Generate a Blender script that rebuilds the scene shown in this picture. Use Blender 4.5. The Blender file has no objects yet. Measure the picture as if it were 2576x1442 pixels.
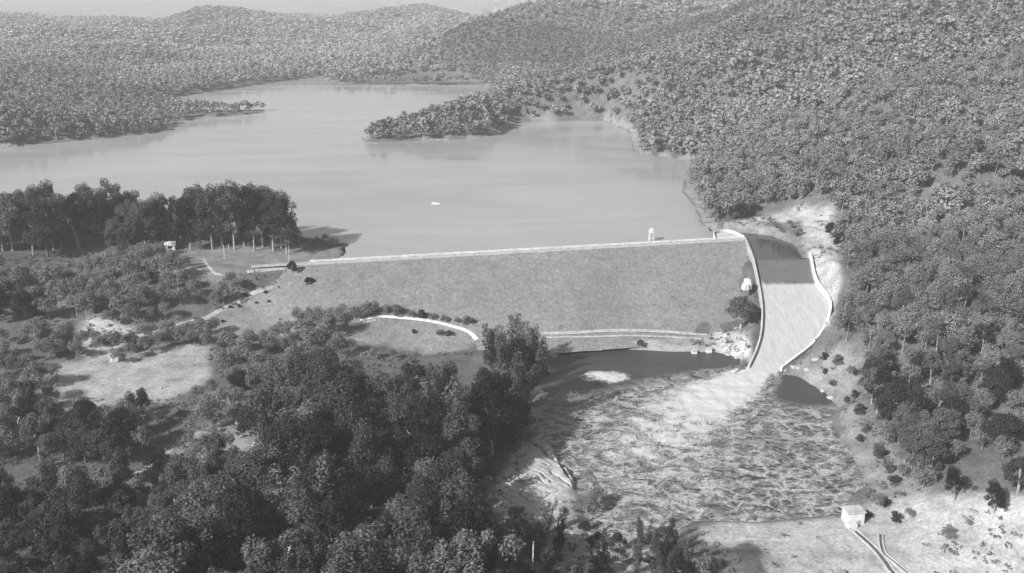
import bpy, math, random
import numpy as np
from math import radians as R

# ---------------------------------------------------------------- camera, light, sky
S = bpy.context.scene
CAM_H, PITCH, FPX = 150.0, R(17.9), 950.0
cd = bpy.data.cameras.new('camera'); cam = bpy.data.objects.new('camera', cd)
S.collection.objects.link(cam); S.camera = cam
cam.location = (0, 0, CAM_H); cam.rotation_euler = (math.pi/2 - PITCH, 0, 0)
cd.sensor_width = 36.0; cd.lens = 36.0*FPX/1024.0; cd.clip_start = 1.0; cd.clip_end = 40000.0
S.render.resolution_x, S.render.resolution_y = 1024, 573

SUN_EL, SUN_AZ = R(34), R(228)          # azimuth clockwise from +Y: the sun stands behind and left of the camera
sd = (math.sin(SUN_AZ)*math.cos(SUN_EL), math.cos(SUN_AZ)*math.cos(SUN_EL), math.sin(SUN_EL))
w = bpy.data.worlds.new('World'); S.world = w; w.use_nodes = True
wn = w.node_tree.nodes; wl = w.node_tree.links; wn.clear()
sky = wn.new('ShaderNodeTexSky'); sky.sky_type = 'NISHITA'; sky.sun_disc = False
sky.sun_elevation = SUN_EL; sky.sun_rotation = SUN_AZ; sky.dust_density = 3.0; sky.air_density = 1.2
bw = wn.new('ShaderNodeRGBToBW'); bg = wn.new('ShaderNodeBackground'); wo = wn.new('ShaderNodeOutputWorld')
wl.new(sky.outputs[0], bw.inputs[0]); wl.new(bw.outputs[0], bg.inputs[0]); wl.new(bg.outputs[0], wo.inputs[0])
bg.inputs[1].default_value = 0.05
sl = bpy.data.lights.new('sun', 'SUN'); sl.energy = 4.6; sl.angle = R(0.6); sl.color = (1, 1, 1)
so = bpy.data.objects.new('sun', sl); S.collection.objects.link(so)
from mathutils import Vector
so.rotation_euler = Vector(sd).to_track_quat('Z', 'Y').to_euler(); so.location = (-300, -200, 400)
S.view_settings.view_transform = 'Standard'; S.view_settings.look = 'None'
S.view_settings.exposure = 0.85; S.view_settings.gamma = 1.0
HAZE_DENSITY = 0.00015
S.cycles.max_bounces = 5; S.cycles.diffuse_bounces = 1; S.cycles.glossy_bounces = 2
S.cycles.transparent_max_bounces = 4; S.cycles.volume_bounces = 0

rng = np.random.default_rng(7); random.seed(7)
C = S.collection

# ---------------------------------------------------------------- survey: photo bearings to world ground
K = 0.3975155
cp, sp_ = math.cos(PITCH), math.sin(PITCH)
def ray(qx, qy):
    a = (np.asarray(qx, float)*K - 512)/FPX; b = (286.5 - np.asarray(qy, float)*K)/FPX
    return a, cp + b*sp_, -sp_ + b*cp
def P(qx, qy, z):
    a, b, c = ray(qx, qy); t = (z - CAM_H)/c
    return np.array([a*t, b*t, z + 0*t])
def D(qx, qy, d):
    a, b, c = ray(qx, qy); t = d/b
    return np.array([a*t, b*t, CAM_H + c*t])

# ---------------------------------------------------------------- noise and polygons
def vnoise(x, y, s, seed=0):
    x = np.asarray(x)/s + seed*17.31; y = np.asarray(y)/s - seed*9.77
    xi = np.floor(x).astype(np.int64); yi = np.floor(y).astype(np.int64); fx = x - xi; fy = y - yi
    fx = fx*fx*(3-2*fx); fy = fy*fy*(3-2*fy)
    def h(i, j):
        n = (i*374761393 + j*668265263 + seed*1442695041) & 0xffffffff
        n = ((n ^ (n >> 13))*1274126177) & 0xffffffff
        return ((n ^ (n >> 16)) & 0xffff)/65535.0
    return (h(xi,yi)*(1-fx)+h(xi+1,yi)*fx)*(1-fy) + (h(xi,yi+1)*(1-fx)+h(xi+1,yi+1)*fx)*fy
def fbm(x, y, s, seed=0, o=4):
    r = 0; a = 0.5; t = 0
    for k in range(o):
        r = r + a*vnoise(x, y, s/2**k, seed+k); t += a; a *= 0.5
    return r/t
def sdf(x, y, poly):
    """signed distance, positive inside"""
    x = np.asarray(x, float).ravel(); y = np.asarray(y, float).ravel()
    best = np.full(x.shape, 1e18); ins = np.zeros(x.shape, bool); n = len(poly)
    for i in range(n):
        ax, ay = poly[i]; bx, by = poly[(i+1) % n]; ex, ey = bx-ax, by-ay
        t = np.clip(((x-ax)*ex+(y-ay)*ey)/(ex*ex+ey*ey+1e-9), 0, 1)
        best = np.minimum(best, (x-ax-t*ex)**2+(y-ay-t*ey)**2)
        if ay != by:
            c = ((ay > y) != (by > y)) & (x < (bx-ax)*(y-ay)/(by-ay)+ax); ins ^= c
    return np.where(ins, 1, -1)*np.sqrt(best)
def sst(a, b, v):
    t = np.clip((v-a)/(b-a), 0, 1); return t*t*(3-2*t)
def pline(x, y, pts):
    """distance to a polyline and the arc position of the nearest point"""
    best = np.full(np.shape(x), 1e9); arc = np.zeros(np.shape(x)); L = 0
    for (ax, ay), (bx, by) in zip(pts[:-1], pts[1:]):
        ex, ey = bx-ax, by-ay; l = math.hypot(ex, ey)
        t = np.clip(((x-ax)*ex+(y-ay)*ey)/(l*l), 0, 1); d = np.hypot(x-ax-t*ex, y-ay-t*ey)
        m = d < best; best = np.where(m, d, best); arc = np.where(m, L+t*l, arc); L += l
    return best, arc

# ---------------------------------------------------------------- dam frame
CL = np.array(P(780, 662, 2.5)[:2]); CR = np.array(P(1874, 601, 2.5)[:2])
DV = (CR-CL)/np.linalg.norm(CR-CL); DN = np.array([DV[1], -DV[0]])      # DN points downstream
DLEN = np.linalg.norm(CR-CL); SLOPE = 3.05; CREST = 2.5; HW = 3.0
def dam_coords(x, y):
    dx = np.asarray(x)-CL[0]; dy = np.asarray(y)-CL[1]
    return dx*DV[0]+dy*DV[1], dx*DN[0]+dy*DN[1]
def dam_z(s):
    return np.where(s > HW, CREST-(s-HW)/SLOPE, np.where(s < -HW, CREST+(s+HW)/2.2, CREST))
LAKE_Z, POOL_Z = 0.0, -26.5

lake_q = [(870,634),(866,615),(800,606),(735,596),(640,585),(500,575),(275,560),(0,548),(-900,540),(-900,400),(0,372),(275,347),
 (380,336),(440,323),(452,306),(500,298),(600,290),(664,284),(662,277),(560,277),(470,274),(440,262),(428,246),(520,233),(620,216),(700,206),
 (800,195),(835,206),(870,213),(1060,215),(1215,213),(1250,222),(1262,250),(1160,285),(1040,318),(940,340),(914,347),(922,356),(1000,356),
 (1100,352),(1200,347),(1262,332),(1300,307),(1450,302),(1520,303),(1590,332),(1602,384),(1680,395),(1748,404),(1752,432),
 (1732,452),(1728,482),(1748,505),(1768,540),(1786,582),(1820,580),(1880,583),(1950,592),(2008,612),(2037,652),(1893,652)]
lake_w = [tuple(P(a, b, 0)[:2]) for a, b in lake_q]
lake_w += [tuple(CR), tuple(CL)]
tipz = P(800, 655, 0)
pool_q = [(1400,888),(1470,879),(1560,876),(1700,882),(1800,884),(1872,900),(1888,930),(1962,930),(2020,950),(2080,985),(2120,1025),
 (2095,1050),(2125,1110),(2165,1165),(2195,1220),(2150,1250),(2125,1296),(2000,1311),(1900,1318),(1750,1314),(1712,1335),(1700,1420),
 (1560,1445),(1470,1390),(1470,1330),(1448,1255),(1440,1228),(1402,1172),(1352,1120),(1315,1062),(1330,1010),(1368,962),(1388,915)]
pool_w = [tuple(P(a, b, POOL_Z)[:2]) for a, b in pool_q]

# chute: rows of (left, right, z)
rows = [((1875,606),(2016,606),-3.0),((1893,651),(2037,651),-0.05),((1896,657),(2038,657),-0.15),((1908,712),(2050,710),-5.0),((1917,768),(2084,762),-10.0),
        ((1918,810),(2083,800),-14.0),((1914,850),(2070,832),-18.0),((1902,890),(2036,876),-22.5),((1884,928),(1962,932),-26.1),((1868,946),(1948,952),-27.2)]
chL = np.array([P(a[0], a[1], z) for a, b, z in rows]); chR = np.array([P(b[0], b[1], z) for a, b, z in rows])
chL[0] = P(1875, 606, -3); chR[0] = P(2008, 612, -3)
def smooth(pts, n=8):
    out = []; m = len(pts)
    for i in range(m-1):
        p0 = pts[max(i-1,0)]; p1 = pts[i]; p2 = pts[i+1]; p3 = pts[min(i+2,m-1)]
        for k in range(n):
            t = k/n
            out.append(0.5*((2*p1)+(-p0+p2)*t+(2*p0-5*p1+4*p2-p3)*t*t+(-p0+3*p1-3*p2+p3)*t**3))
    out.append(pts[-1]); return np.array(out)
sL = smooth(chL[1:], 8); sR = smooth(chR[1:], 8)
for a, b in ((sL, chL), (sR, chR)): a[:, 2] = np.interp(-a[:, 1], -b[1:, 1], b[1:, 2])
ch_poly = [tuple(p[:2]) for p in sL] + [tuple(p[:2]) for p in sR[::-1]]

# ---------------------------------------------------------------- terrain controls
ctl = []
for q in [(620,672,3.0),(520,640,4.5),(420,620,5),(300,600,6),(275,570,6),(740,612,1.5),(820,625,1),(-100,600,10),(-500,640,16),(700,650,2.6),
 (560,695,1.5),(450,740,-3),(300,760,-3),(-100,760,0),(640,700,0),(720,700,-2),(700,725,-5),(600,760,-9),(520,800,-12),(400,835,-14),
 (280,870,-15),(0,900,-13),(-300,950,-8),(640,800,-13),(760,760,-10),(400,930,-18),(280,980,-19),(520,960,-20),(0,1000,-18),(640,880,-19),
 (280,1080,-21),(600,1080,-22),(275,1300,-21),(500,1300,-23),(275,1442,-21),(-200,1442,-16),(-200,1200,-17),(860,780,-12.5),(960,797,-14.5),(1080,812,-17.5),
 (1195,840,-20),(960,840,-18),(1050,880,-21.5),(1180,880,-22.5),(1370,838,-22.8),(1550,838,-23.2),(1700,842,-23.2),(1820,842,-22.5),
 (1550,862,-23.8),(1700,866,-23.8),(1400,870,-24),(900,1000,-23),(1200,1100,-24.2),(1300,1080,-24.8),(1000,1150,-23.5),(800,1300,-23.5),(1000,1442,-24),(1288,1442,-24.5),(1200,1280,-24),
 (1400,1200,-24.5),(1350,1300,-24.5),(1500,1442,-25.2),(1750,1330,-24.9),(1900,1335,-24.9),(2120,1315,-24.7),(1900,1400,-24.2),(2100,1400,-24),(2290,1442,-23.4),(2576,1442,-20),
 (1880,1425,-23.8),(2030,600,6),(2100,640,10),(2110,760,2),(2115,850,-6),(2080,860,-12),(2060,900,-19),(2000,925,-24.5),(2100,950,-21),(2170,1010,-22.5),(2250,1150,-22.5),(2290,1300,-23),
 (2220,1240,-24),(1960,575,5),(1850,565,3),(2020,555,11),(2080,560,13),(2200,980,-14),(2290,1060,-17),(2400,1200,-14),(2576,1250,-8)]:
    ctl.append(P(*q))
TH = 13.0
for q in [(1650,350,880),(1700,300,900),(1900,300,800),(1900,200,900),(2100,100,900),(2290,200,740),(2100,300,720),(2290,400,590),(1900,400,690),
 (1800,450,640),(2000,480,600),(2200,540,530),(2290,640,460),(2290,850,400),(2200,760,440),(2180,860,415),(2500,600,480),(2576,400,600),(2576,200,750),(2576,900,390),(2576,1050,340),
 (1190,40,1780),(1100,88,1720),(1000,132,1660),(900,180,1590),(1100,150,1560),(1400,18,1700),(1300,100,1600),(1420,80,1580),(1520,50,1620),(1330,180,1480),(1450,198,1260),(1300,240,965),(1400,205,1040),(1500,172,1110),(1620,138,1190),(1750,95,1280),(1300,280,900),(1150,300,925),(1000,330,940),
 (1420,275,890),(1600,220,980),(1700,-5,1500),(2000,0,1200),(2290,0,980),(2576,-20,900),
 (300,150,1700),(300,60,2300),(520,14,2600),(320,46,2250),(600,120,1950),(800,100,2150),(900,50,2500),(1060,8,3000),(1180,42,2500),(1080,110,2100),(950,150,1850),(150,40,2200),(0,60,2100),(0,150,1600),(-300,100,1700),
 (275,205,1400),(440,225,1400),(650,190,1600),(500,150,1750),(400,270,1130),(100,280,1150),(560,262,1090),(300,310,1010)]:
    p = D(*q); p[2] = max(p[2]-TH, 1.5); ctl.append(p)
for x, y, z in [(-150,100,-24),(0,60,-26),(150,100,-22),(300,150,-6),(-350,150,-6),(0,-300,-20),(400,-300,20),(-400,-300,10),(600,300,70),(900,700,150),(-700,500,40),(-900,900,50),
 (1500,1500,200),(0,3400,20),(-1200,2900,25),(-900,3600,5),(-300,4200,5),(600,3600,40),(900,3000,80),(1500,3600,150),(300,2700,30),(-2400,2500,120),(-2400,4500,40),(2500,4500,160),(2500,1000,220),(0,6500,20),(-3000,7000,40),(3000,7000,120),
 (0,9500,60),(-110,1960,8),(-230,1830,4),(20,2120,15),(-330,1720,3),(-2500,-500,90),(2500,-800,100),(-1500,1500,90),(800,1900,100),(100,2000,40),(300,1600,95)]:
    ctl.append(np.array([x, y, z], float))
ctl = np.array(ctl)
Dm = np.hypot(ctl[:,None,0]-ctl[None,:,0], ctl[:,None,1]-ctl[None,:,1])
n = len(ctl); A = np.zeros((n+1, n+1)); A[:n,:n] = -Dm + np.eye(n)*0.6; A[:n,n] = 1; A[n,:n] = 1
W = np.linalg.solve(A, np.append(ctl[:,2], 0))
mound_c = P(1880, 1428, -24)

def ridge_line(q, drop=13.0):
    p = np.array([D(*v) for v in q]); p[:,2] -= drop; return p
RIDGES = [(ridge_line([(880,206,1600),(940,165,1640),(1000,132,1670),(1100,88,1720),(1190,44,1780),(1320,2,1850),(1500,-20,1950),(1800,-30,2050)]), 0.42, 120),
          (ridge_line([(925,318,960),(1060,285,965),(1180,258,975),(1262,236,990),(1400,196,1060),(1550,152,1160),(1700,100,1270),(1850,45,1400),(2000,0,1550)]), 0.45, 60),
          (ridge_line([(100,70,2150),(275,72,2250),(330,44,2350),(420,58,2450),(520,8,2650),(640,22,2750),(760,55,2750),(900,28,2900),(1060,5,3100),(1190,38,2900)]), 0.28, 220),
          (ridge_line([(60,130,1650),(275,120,1700),(380,112,1750),(470,130,1800),(560,168,1780),(640,190,1750)]), 0.40, 110),
          (ridge_line([(620,120,2150),(740,112,2150),(860,100,2200),(960,112,2150)]), 0.3, 120),
          (ridge_line([(1640,345,860),(1800,300,840),(1950,255,830),(2100,205,830),(2290,150,820)]), 0.5, 50),
          (ridge_line([(1790,470,640),(1900,430,650),(2050,390,640),(2200,350,620),(2400,300,600)]), 0.5, 36)]
def H(x, y):
    x = np.asarray(x, float); y = np.asarray(y, float); shp = x.shape; x = x.ravel(); y = y.ravel(); z = np.empty_like(x)
    for i in range(0, len(x), 20000):
        z[i:i+20000] = -np.hypot(x[i:i+20000,None]-ctl[None,:,0], y[i:i+20000,None]-ctl[None,:,1])@W[:n] + W[n]
    far = sst(650, 1500, np.hypot(x, y-200))
    z = z + (fbm(x, y, 420, 3, 5)-0.5)*(90*far) + (np.abs(vnoise(x, y, 240, 8)-0.5))*(-90*far) + 18*far
    lowland = sst(1100, 1500, y)*sst(500, 150, x)
    z = z*(1-0.5*lowland)
    gl = sst(500, 800, y)*sst(-50, 150, x+0.15*y)
    z = z - gl*22*np.clip(1-5*np.abs(vnoise(x+0.4*y, y*0.55, 150, 18)-0.5), 0, 1)
    for rp, slp, rw in RIDGES:
        m = (np.abs(y-rp[:,1].mean()) < 1200) & (y > 560)
        if not m.any(): continue
        xm, ym = x[m], y[m]; dr, ar = pline(xm, ym, [tuple(p[:2]) for p in rp])
        seg = np.concatenate([[0], np.cumsum(np.hypot(np.diff(rp[:,0]), np.diff(rp[:,1])))])
        cz = np.interp(ar, seg, rp[:,2]); wob = (fbm(xm, ym, 110, 33, 3)-0.5)*0.5
        cr = cz - slp*np.sqrt(dr*dr+64)*(1+wob) + slp*8
        zz = z[m]; kk_ = 12.0; z[m] = np.maximum(zz, cr) + kk_*0.25*np.clip(1-np.abs(zz-cr)/kk_, 0, 1)**2
    nz = sst(-20, 25, z)
    z = z + (fbm(x, y, 90, 5, 4)-0.5)*(2.0+20*nz*(1-far)) + (fbm(x, y, 9, 11, 3)-0.5)*0.7
    z = z + 2.2*np.exp(-(((x-mound_c[0])/9)**2+((y-mound_c[1])/9)**2)**2)
    # keep under dam near its crest
    u, s = dam_coords(x, y)
    m = (u > 14) & (u < DLEN+2) & (s > -60) & (s < 40)
    z = np.where(m, np.minimum(z, dam_z(s)-1.2-6*sst(14, 50, u)), z)
    m = (u > 50) & (u < DLEN+2) & (s >= 40) & (s < 85)
    z = np.where(m, np.minimum(z, np.maximum(dam_z(s)-0.7*sst(75, 60, s), -23.2)), z)
    # lake
    d = sdf(x, y, lake_w)-3.0
    jit = (fbm(x, y, 14, 21, 3)-0.5)*5
    d = np.where(d > -60, d + jit*sst(450, 600, y), d)
    nearsp = (x > 100) & (x < 200) & (y > 505) & (y < 600)
    land = np.maximum(z, 0.6); k = sst(0, 45, -d)
    zl = np.where(d > 0, -np.minimum(d*0.35, 9.0), (0.25-0.10*d)*(1-k) + land*k)
    infl = (d > -45)
    steep = np.where(d > 0, -np.minimum(d*0.8, 4.0), np.minimum(-d*1.1, np.maximum(z, 4.5)))
    wgt = sst(14, 0, s)
    dz = (u < DLEN+1) & (u > 20)
    z0 = z
    z = np.where(nearsp & (d > -20) & ~dz, steep, np.where(infl, zl*wgt + z*(1-wgt), z))
    z = np.where(dz & (s > -40) & (s < 40), np.minimum(z, dam_z(s)-1.2), z)
    # pool
    d = sdf(x, y, pool_w)-1.2 + (fbm(x, y, 6, 31, 3)-0.5)*1.6
    k = sst(0, 5, -d)
    z = np.where(d > 0, POOL_Z-np.minimum(d*0.6, 3.0), np.where(d > -5, (POOL_Z+0.1-0.45*d)*(1-k)+np.maximum(z, POOL_Z+0.8)*k, z))
    # spillway cutting
    m = (y > 410) & (y < 517) & (x > 90) & (x < 190)
    if m.any():
        xm, ym = x[m], y[m]
        dc = sdf(xm, ym, ch_poly); zf = np.interp(-ym, -chR[1:,1], chR[1:,2])
        kk = sst(-2.0, -9.0, dc)
        left = xm < np.interp(-ym, -chL[:,1], 0.5*(chL[:,0]+chR[:,0]))
        zz = np.where(dc > -2.0, zf-1.6, z[m]*kk + (1-kk)*np.where(left, zf+0.6, zf+2.0))
        z[m] = zz
    # the ground stays below the overflow outlet
    return z.reshape(shp)

# terrain grid
def axis(segs):
    out = [segs[0][0]]
    for a, b, st in segs:
        k = max(1, int(round((b-a)/st))); out += list(np.linspace(a, b, k+1)[1:])
    return np.array(out)
gx = axis([(-9000,-3000,500),(-3000,-1200,80),(-1200,-320,25),(-320,-180,6),(-180,200,2.2),(200,340,5),(340,1200,22),(1200,3000,80),(3000,9000,500)])
gy = axis([(-4000,-400,400),(-400,160,30),(160,240,5),(240,560,2.0),(560,700,5),(700,1300,13),(1300,3500,28),(3500,9500,300)])
GX, GY = np.meshgrid(gx, gy); GZ = H(GX, GY)
def ground(qx, qy):
    """first point where the sight line through a photo bearing meets the ground"""
    qx = np.atleast_1d(np.asarray(qx, float)); qy = np.atleast_1d(np.asarray(qy, float))
    a, b, c = ray(qx, qy); lo = np.full(len(qx), 150.0); res = np.full(len(qx), np.nan)
    t = np.full(len(qx), 200.0); done = np.zeros(len(qx), bool); prev = t.copy()
    for k in range(330):
        h = surf(a*t, b*t); hit = (CAM_H + c*t <= h) & ~done
        if hit.any():
            l = prev[hit]; r_ = t[hit]
            for _ in range(14):
                m = (l+r_)/2; hh = surf(a[hit]*m, b[hit]*m); ab = CAM_H+c[hit]*m > hh
                l = np.where(ab, m, l); r_ = np.where(ab, r_, m)
            res[hit] = (l+r_)/2; done |= hit
        prev = np.where(done, prev, t); t = np.where(done, t, t*1.008+0.5)
        if done.all(): break
    res = np.where(np.isnan(res), 2500, res)
    x, y = a*res, b*res
    return np.stack([x, y, surf(x, y)], 1)
def bil(x, y):
    x = np.asarray(x, float); y = np.asarray(y, float)
    i = np.clip(np.searchsorted(gx, x)-1, 0, len(gx)-2); j = np.clip(np.searchsorted(gy, y)-1, 0, len(gy)-2)
    fx = np.clip((x-gx[i])/(gx[i+1]-gx[i]), 0, 1); fy = np.clip((y-gy[j])/(gy[j+1]-gy[j]), 0, 1)
    return (GZ[j,i]*(1-fx)+GZ[j,i+1]*fx)*(1-fy) + (GZ[j+1,i]*(1-fx)+GZ[j+1,i+1]*fx)*fy
def surf(x, y):
    z = bil(x, y); u, s = dam_coords(x, y)
    return np.where((u > -3) & (u < DLEN-1) & (s > -HW) & (s < 88), np.maximum(z, dam_z(s)), z)
def gpoly(q):
    g = ground([a for a, b in q], [b for a, b in q]); return [tuple(v[:2]) for v in g]

# ---------------------------------------------------------------- materials
def mat(name):
    m = bpy.data.materials.new(name); m.use_nodes = True; nt = m.node_tree; nt.nodes.clear()
    o = nt.nodes.new('ShaderNodeOutputMaterial'); b = nt.nodes.new('ShaderNodeBsdfPrincipled')
    nt.links.new(b.outputs[0], o.inputs[0]); b.inputs['Roughness'].default_value = 0.9
    b.inputs['Specular IOR Level'].default_value = 0.15
    return m, nt, b, o
def nd(nt, t, **k):
    x = nt.nodes.new(t)
    for a, v in k.items(): setattr(x, a, v)
    return x
def noise(nt, scale, detail=4, rough=0.6, dist=0.0, vec=None, mapscale=None):
    tc = nd(nt, 'ShaderNodeNewGeometry'); src = tc.outputs['Position']
    if vec is not None: src = vec
    if mapscale:
        mp = nd(nt, 'ShaderNodeMapping'); mp.inputs['Scale'].default_value = mapscale; nt.links.new(src, mp.inputs[0]); src = mp.outputs[0]
    x = nd(nt, 'ShaderNodeTexNoise'); x.inputs['Scale'].default_value = scale; x.inputs['Detail'].default_value = detail
    x.inputs['Roughness'].default_value = rough; x.inputs['Distortion'].default_value = dist
    nt.links.new(src, x.inputs['Vector']); return x.outputs[0]
def mr(nt, v, a, b, c, d_):
    x = nd(nt, 'ShaderNodeMapRange'); x.inputs[1].default_value = a; x.inputs[2].default_value = b
    x.inputs[3].default_value = c; x.inputs[4].default_value = d_; nt.links.new(v, x.inputs[0]); return x.outputs[0]
def mth(nt, op, a, b=None, clamp=False):
    x = nd(nt, 'ShaderNodeMath', operation=op, use_clamp=clamp)
    for i, v in enumerate((a, b)):
        if v is None: continue
        if isinstance(v, (int, float)): x.inputs[i].default_value = v
        else: nt.links.new(v, x.inputs[i])
    return x.outputs[0]
def bump(nt, b, h, st, dist):
    x = nd(nt, 'ShaderNodeBump'); x.inputs['Strength'].default_value = st; x.inputs['Distance'].default_value = dist
    nt.links.new(h, x.inputs['Height']); nt.links.new(x.outputs[0], b.inputs['Normal'])
def grey(nt, b, v): nt.links.new(v, b.inputs['Base Color'])
def simple(name, g, var=0.25, sc=0.6, rough=0.9, bst=0.0):
    m, nt, b, o = mat(name); b.inputs['Roughness'].default_value = rough
    nz = noise(nt, sc, 6, 0.65); nz2 = noise(nt, sc*6, 3, 0.6)
    v = mth(nt, 'ADD', mr(nt, nz, 0.3, 0.7, g*(1-var), g*(1+var)), mr(nt, nz2, 0.3, 0.7, -g*var*0.5, g*var*0.5)); grey(nt, b, v)
    if bst: bump(nt, b, nz2, bst, 0.3)
    return m
M = {}
M['concrete'] = simple('weathered_concrete', 0.44, 0.28, 0.35)
M['pale_concrete'] = simple('pale_concrete', 0.58, 0.25, 0.5)
M['old_concrete'] = simple('stained_concrete', 0.34, 0.3, 0.25)
M['road'] = simple('pale_gravel', 0.36, 0.4, 0.5)
M['track'] = simple('worn_track', 0.33, 0.3, 0.35)
M['paint'] = simple('white_paint', 0.6, 0.04, 2.0, 0.6)
M['dark'] = simple('dark_opening', 0.04, 0.1, 2.0)
M['roof'] = simple('metal_roof', 0.55, 0.15, 1.0, 0.5)
M['bark'] = simple('pale_bark', 0.28, 0.4, 0.8)
M['darkbark'] = simple('dark_bark', 0.10, 0.4, 0.8)
M['timber'] = simple('grey_timber', 0.3, 0.3, 2.0)
M['rock'] = simple('pale_rock', 0.36, 0.3, 0.6, 0.9, 0.6)

# ground: tone attribute from python, detail from noise
m, nt, b, o = mat('ground_cover')
at = nd(nt, 'ShaderNodeAttribute', attribute_name='tone')
v = mth(nt, 'MULTIPLY', at.outputs['Fac'], mr(nt, noise(nt, 0.12, 8, 0.72), 0.28, 0.72, 0.55, 1.45))
v = mth(nt, 'MULTIPLY', v, mr(nt, noise(nt, 0.9, 6, 0.8), 0.3, 0.7, 0.55, 1.45)); grey(nt, b, v)
bump(nt, b, noise(nt, 0.9, 5, 0.7), 0.6, 0.5); M['ground'] = m

m, nt, b, o = mat('dam_grass_face')
tc = nd(nt, 'ShaderNodeTexCoord')
v1 = mr(nt, noise(nt, 0.35, 7, 0.8, 0.6), 0.3, 0.7, 0.12, 0.28)
v2 = mr(nt, noise(nt, 1.0, 5, 0.85, 0, None, (1.2, 0.4, 0.4)), 0.3, 0.7, 0.62, 1.38)
v3 = mr(nt, noise(nt, 0.03, 3, 0.6), 0.3, 0.7, 0.88, 1.12)
vo = nd(nt, 'ShaderNodeTexVoronoi'); vo.inputs['Scale'].default_value = 0.22
ge = nd(nt, 'ShaderNodeNewGeometry'); nt.links.new(ge.outputs['Position'], vo.inputs['Vector'])
sp = mr(nt, vo.outputs['Distance'], 0.0, 0.16, 0.12, 0.0)
v = mth(nt, 'ADD', mth(nt, 'MULTIPLY', mth(nt, 'MULTIPLY', v1, v2), v3), sp); grey(nt, b, v)
bump(nt, b, noise(nt, 1.0, 5, 0.8), 0.7, 0.5); M['face'] = m

def foliage(name, lo, hi):
    m, nt, b, o = mat(name); nt.nodes.remove(b)
    oi = nd(nt, 'ShaderNodeObjectInfo'); at = nd(nt, 'ShaderNodeAttribute', attribute_name='tone')
    t = mth(nt, 'MULTIPLY', mth(nt, 'ADD', mr(nt, oi.outputs['Random'], 0, 1, -0.55, 0.75), at.outputs['Fac']), 1.0)
    v = mth(nt, 'MAXIMUM', mr(nt, t, 0.0, 1.0, lo, hi), 0.015)
    for n_ in nt.nodes:
        if n_.bl_idname == 'ShaderNodeMapRange': n_.clamp = False
    v = mth(nt, 'MULTIPLY', v, mr(nt, noise(nt, 0.5, 3, 0.7), 0.3, 0.7, 0.65, 1.4)); v = mth(nt, 'MAXIMUM', v, 0.012)
    df = nd(nt, 'ShaderNodeBsdfDiffuse'); tr = nd(nt, 'ShaderNodeBsdfTranslucent'); mx = nd(nt, 'ShaderNodeMixShader')
    mx.inputs[0].default_value = 0.12
    nt.links.new(v, df.inputs[0]); nt.links.new(v, tr.inputs[0]); nt.links.new(df.outputs[0], mx.inputs[1]); nt.links.new(tr.outputs[0], mx.inputs[2])
    nt.links.new(mx.outputs[0], o.inputs[0]); return m
M['leaf'] = foliage('gum_foliage', 0.012, 0.105)
M['leaf_far'] = foliage('hillside_foliage', 0.035, 0.165)  # paler than the near leaves: dry foliage, plus distance haze put into the colour
M['leaf_dark'] = foliage('dark_foliage', 0.015, 0.055)

m, nt, b, o = mat('reservoir_water')
b.inputs['Roughness'].default_value = 0.12; b.inputs['Specular IOR Level'].default_value = 0.5; b.inputs['IOR'].default_value = 1.33
n1 = noise(nt, 0.012, 4, 0.55, 1.2, None, (0.35, 1.0, 1.0)); grey(nt, b, mr(nt, n1, 0.3, 0.7, 0.27, 0.35))
nt.links.new(mr(nt, n1, 0.35, 0.65, 0.05, 0.22), b.inputs['Roughness'])
bump(nt, b, noise(nt, 0.5, 4, 0.6, 0, None, (0.6, 1.0, 1.0)), 0.15, 0.2); M['lake'] = m
m, nt, b, o = mat('hill_reflection_water')  # calm approach water; the hillside's dark reflection is put into its base colour
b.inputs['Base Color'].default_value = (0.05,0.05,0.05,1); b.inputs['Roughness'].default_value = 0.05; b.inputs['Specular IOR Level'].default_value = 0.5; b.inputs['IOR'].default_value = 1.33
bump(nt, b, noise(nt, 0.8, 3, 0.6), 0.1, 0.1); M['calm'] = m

m, nt, b, o = mat('foaming_water')
at = nd(nt, 'ShaderNodeAttribute', attribute_name='foam'); fm = at.outputs['Fac']
wv = noise(nt, 0.16, 5, 0.7, 0.9, None, (0.8, 1.0, 1.0)); fine = noise(nt, 1.25, 7, 0.82, 0.8, None, (0.85, 1.0, 1.0))
rid = mth(nt, 'SUBTRACT', 1.0, mth(nt, 'MULTIPLY', mth(nt, 'ABSOLUTE', mth(nt, 'SUBTRACT', noise(nt, 0.13, 4, 0.62, 1.1, None, (0.6, 1.1, 1.0)), 0.5)), 14.0), True)
rid = mth(nt, 'MULTIPLY', rid, mr(nt, fine, 0.42, 0.62, 0.0, 1.0), True)
cmb = mth(nt, 'ADD', mth(nt, 'MULTIPLY', wv, 0.40), mth(nt, 'MULTIPLY', fine, 0.60))
lvl = mth(nt, 'ADD', cmb, mth(nt, 'MULTIPLY', fm, 0.34))
patch = mr(nt, lvl, 0.69, 0.765, 0.0, 1.0)
web2 = mth(nt, 'SUBTRACT', 1.0, mth(nt, 'MULTIPLY', mth(nt, 'ABSOLUTE', mth(nt, 'SUBTRACT', noise(nt, 0.32, 4, 0.6, 0.8, None, (0.5, 1.0, 1.0)), 0.5)), 16.0), True)
web2 = mth(nt, 'MULTIPLY', web2, mr(nt, wv, 0.40, 0.60, 0.0, 1.0), True)
vo_ = nd(nt, 'ShaderNodeTexVoronoi', feature='DISTANCE_TO_EDGE'); vo_.inputs['Scale'].default_value = 0.15
ge_ = nd(nt, 'ShaderNodeNewGeometry'); nz_ = nd(nt, 'ShaderNodeTexNoise'); nz_.inputs['Scale'].default_value = 0.22; nz_.inputs['Detail'].default_value = 5; nt.links.new(ge_.outputs['Position'], nz_.inputs['Vector'])
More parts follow.
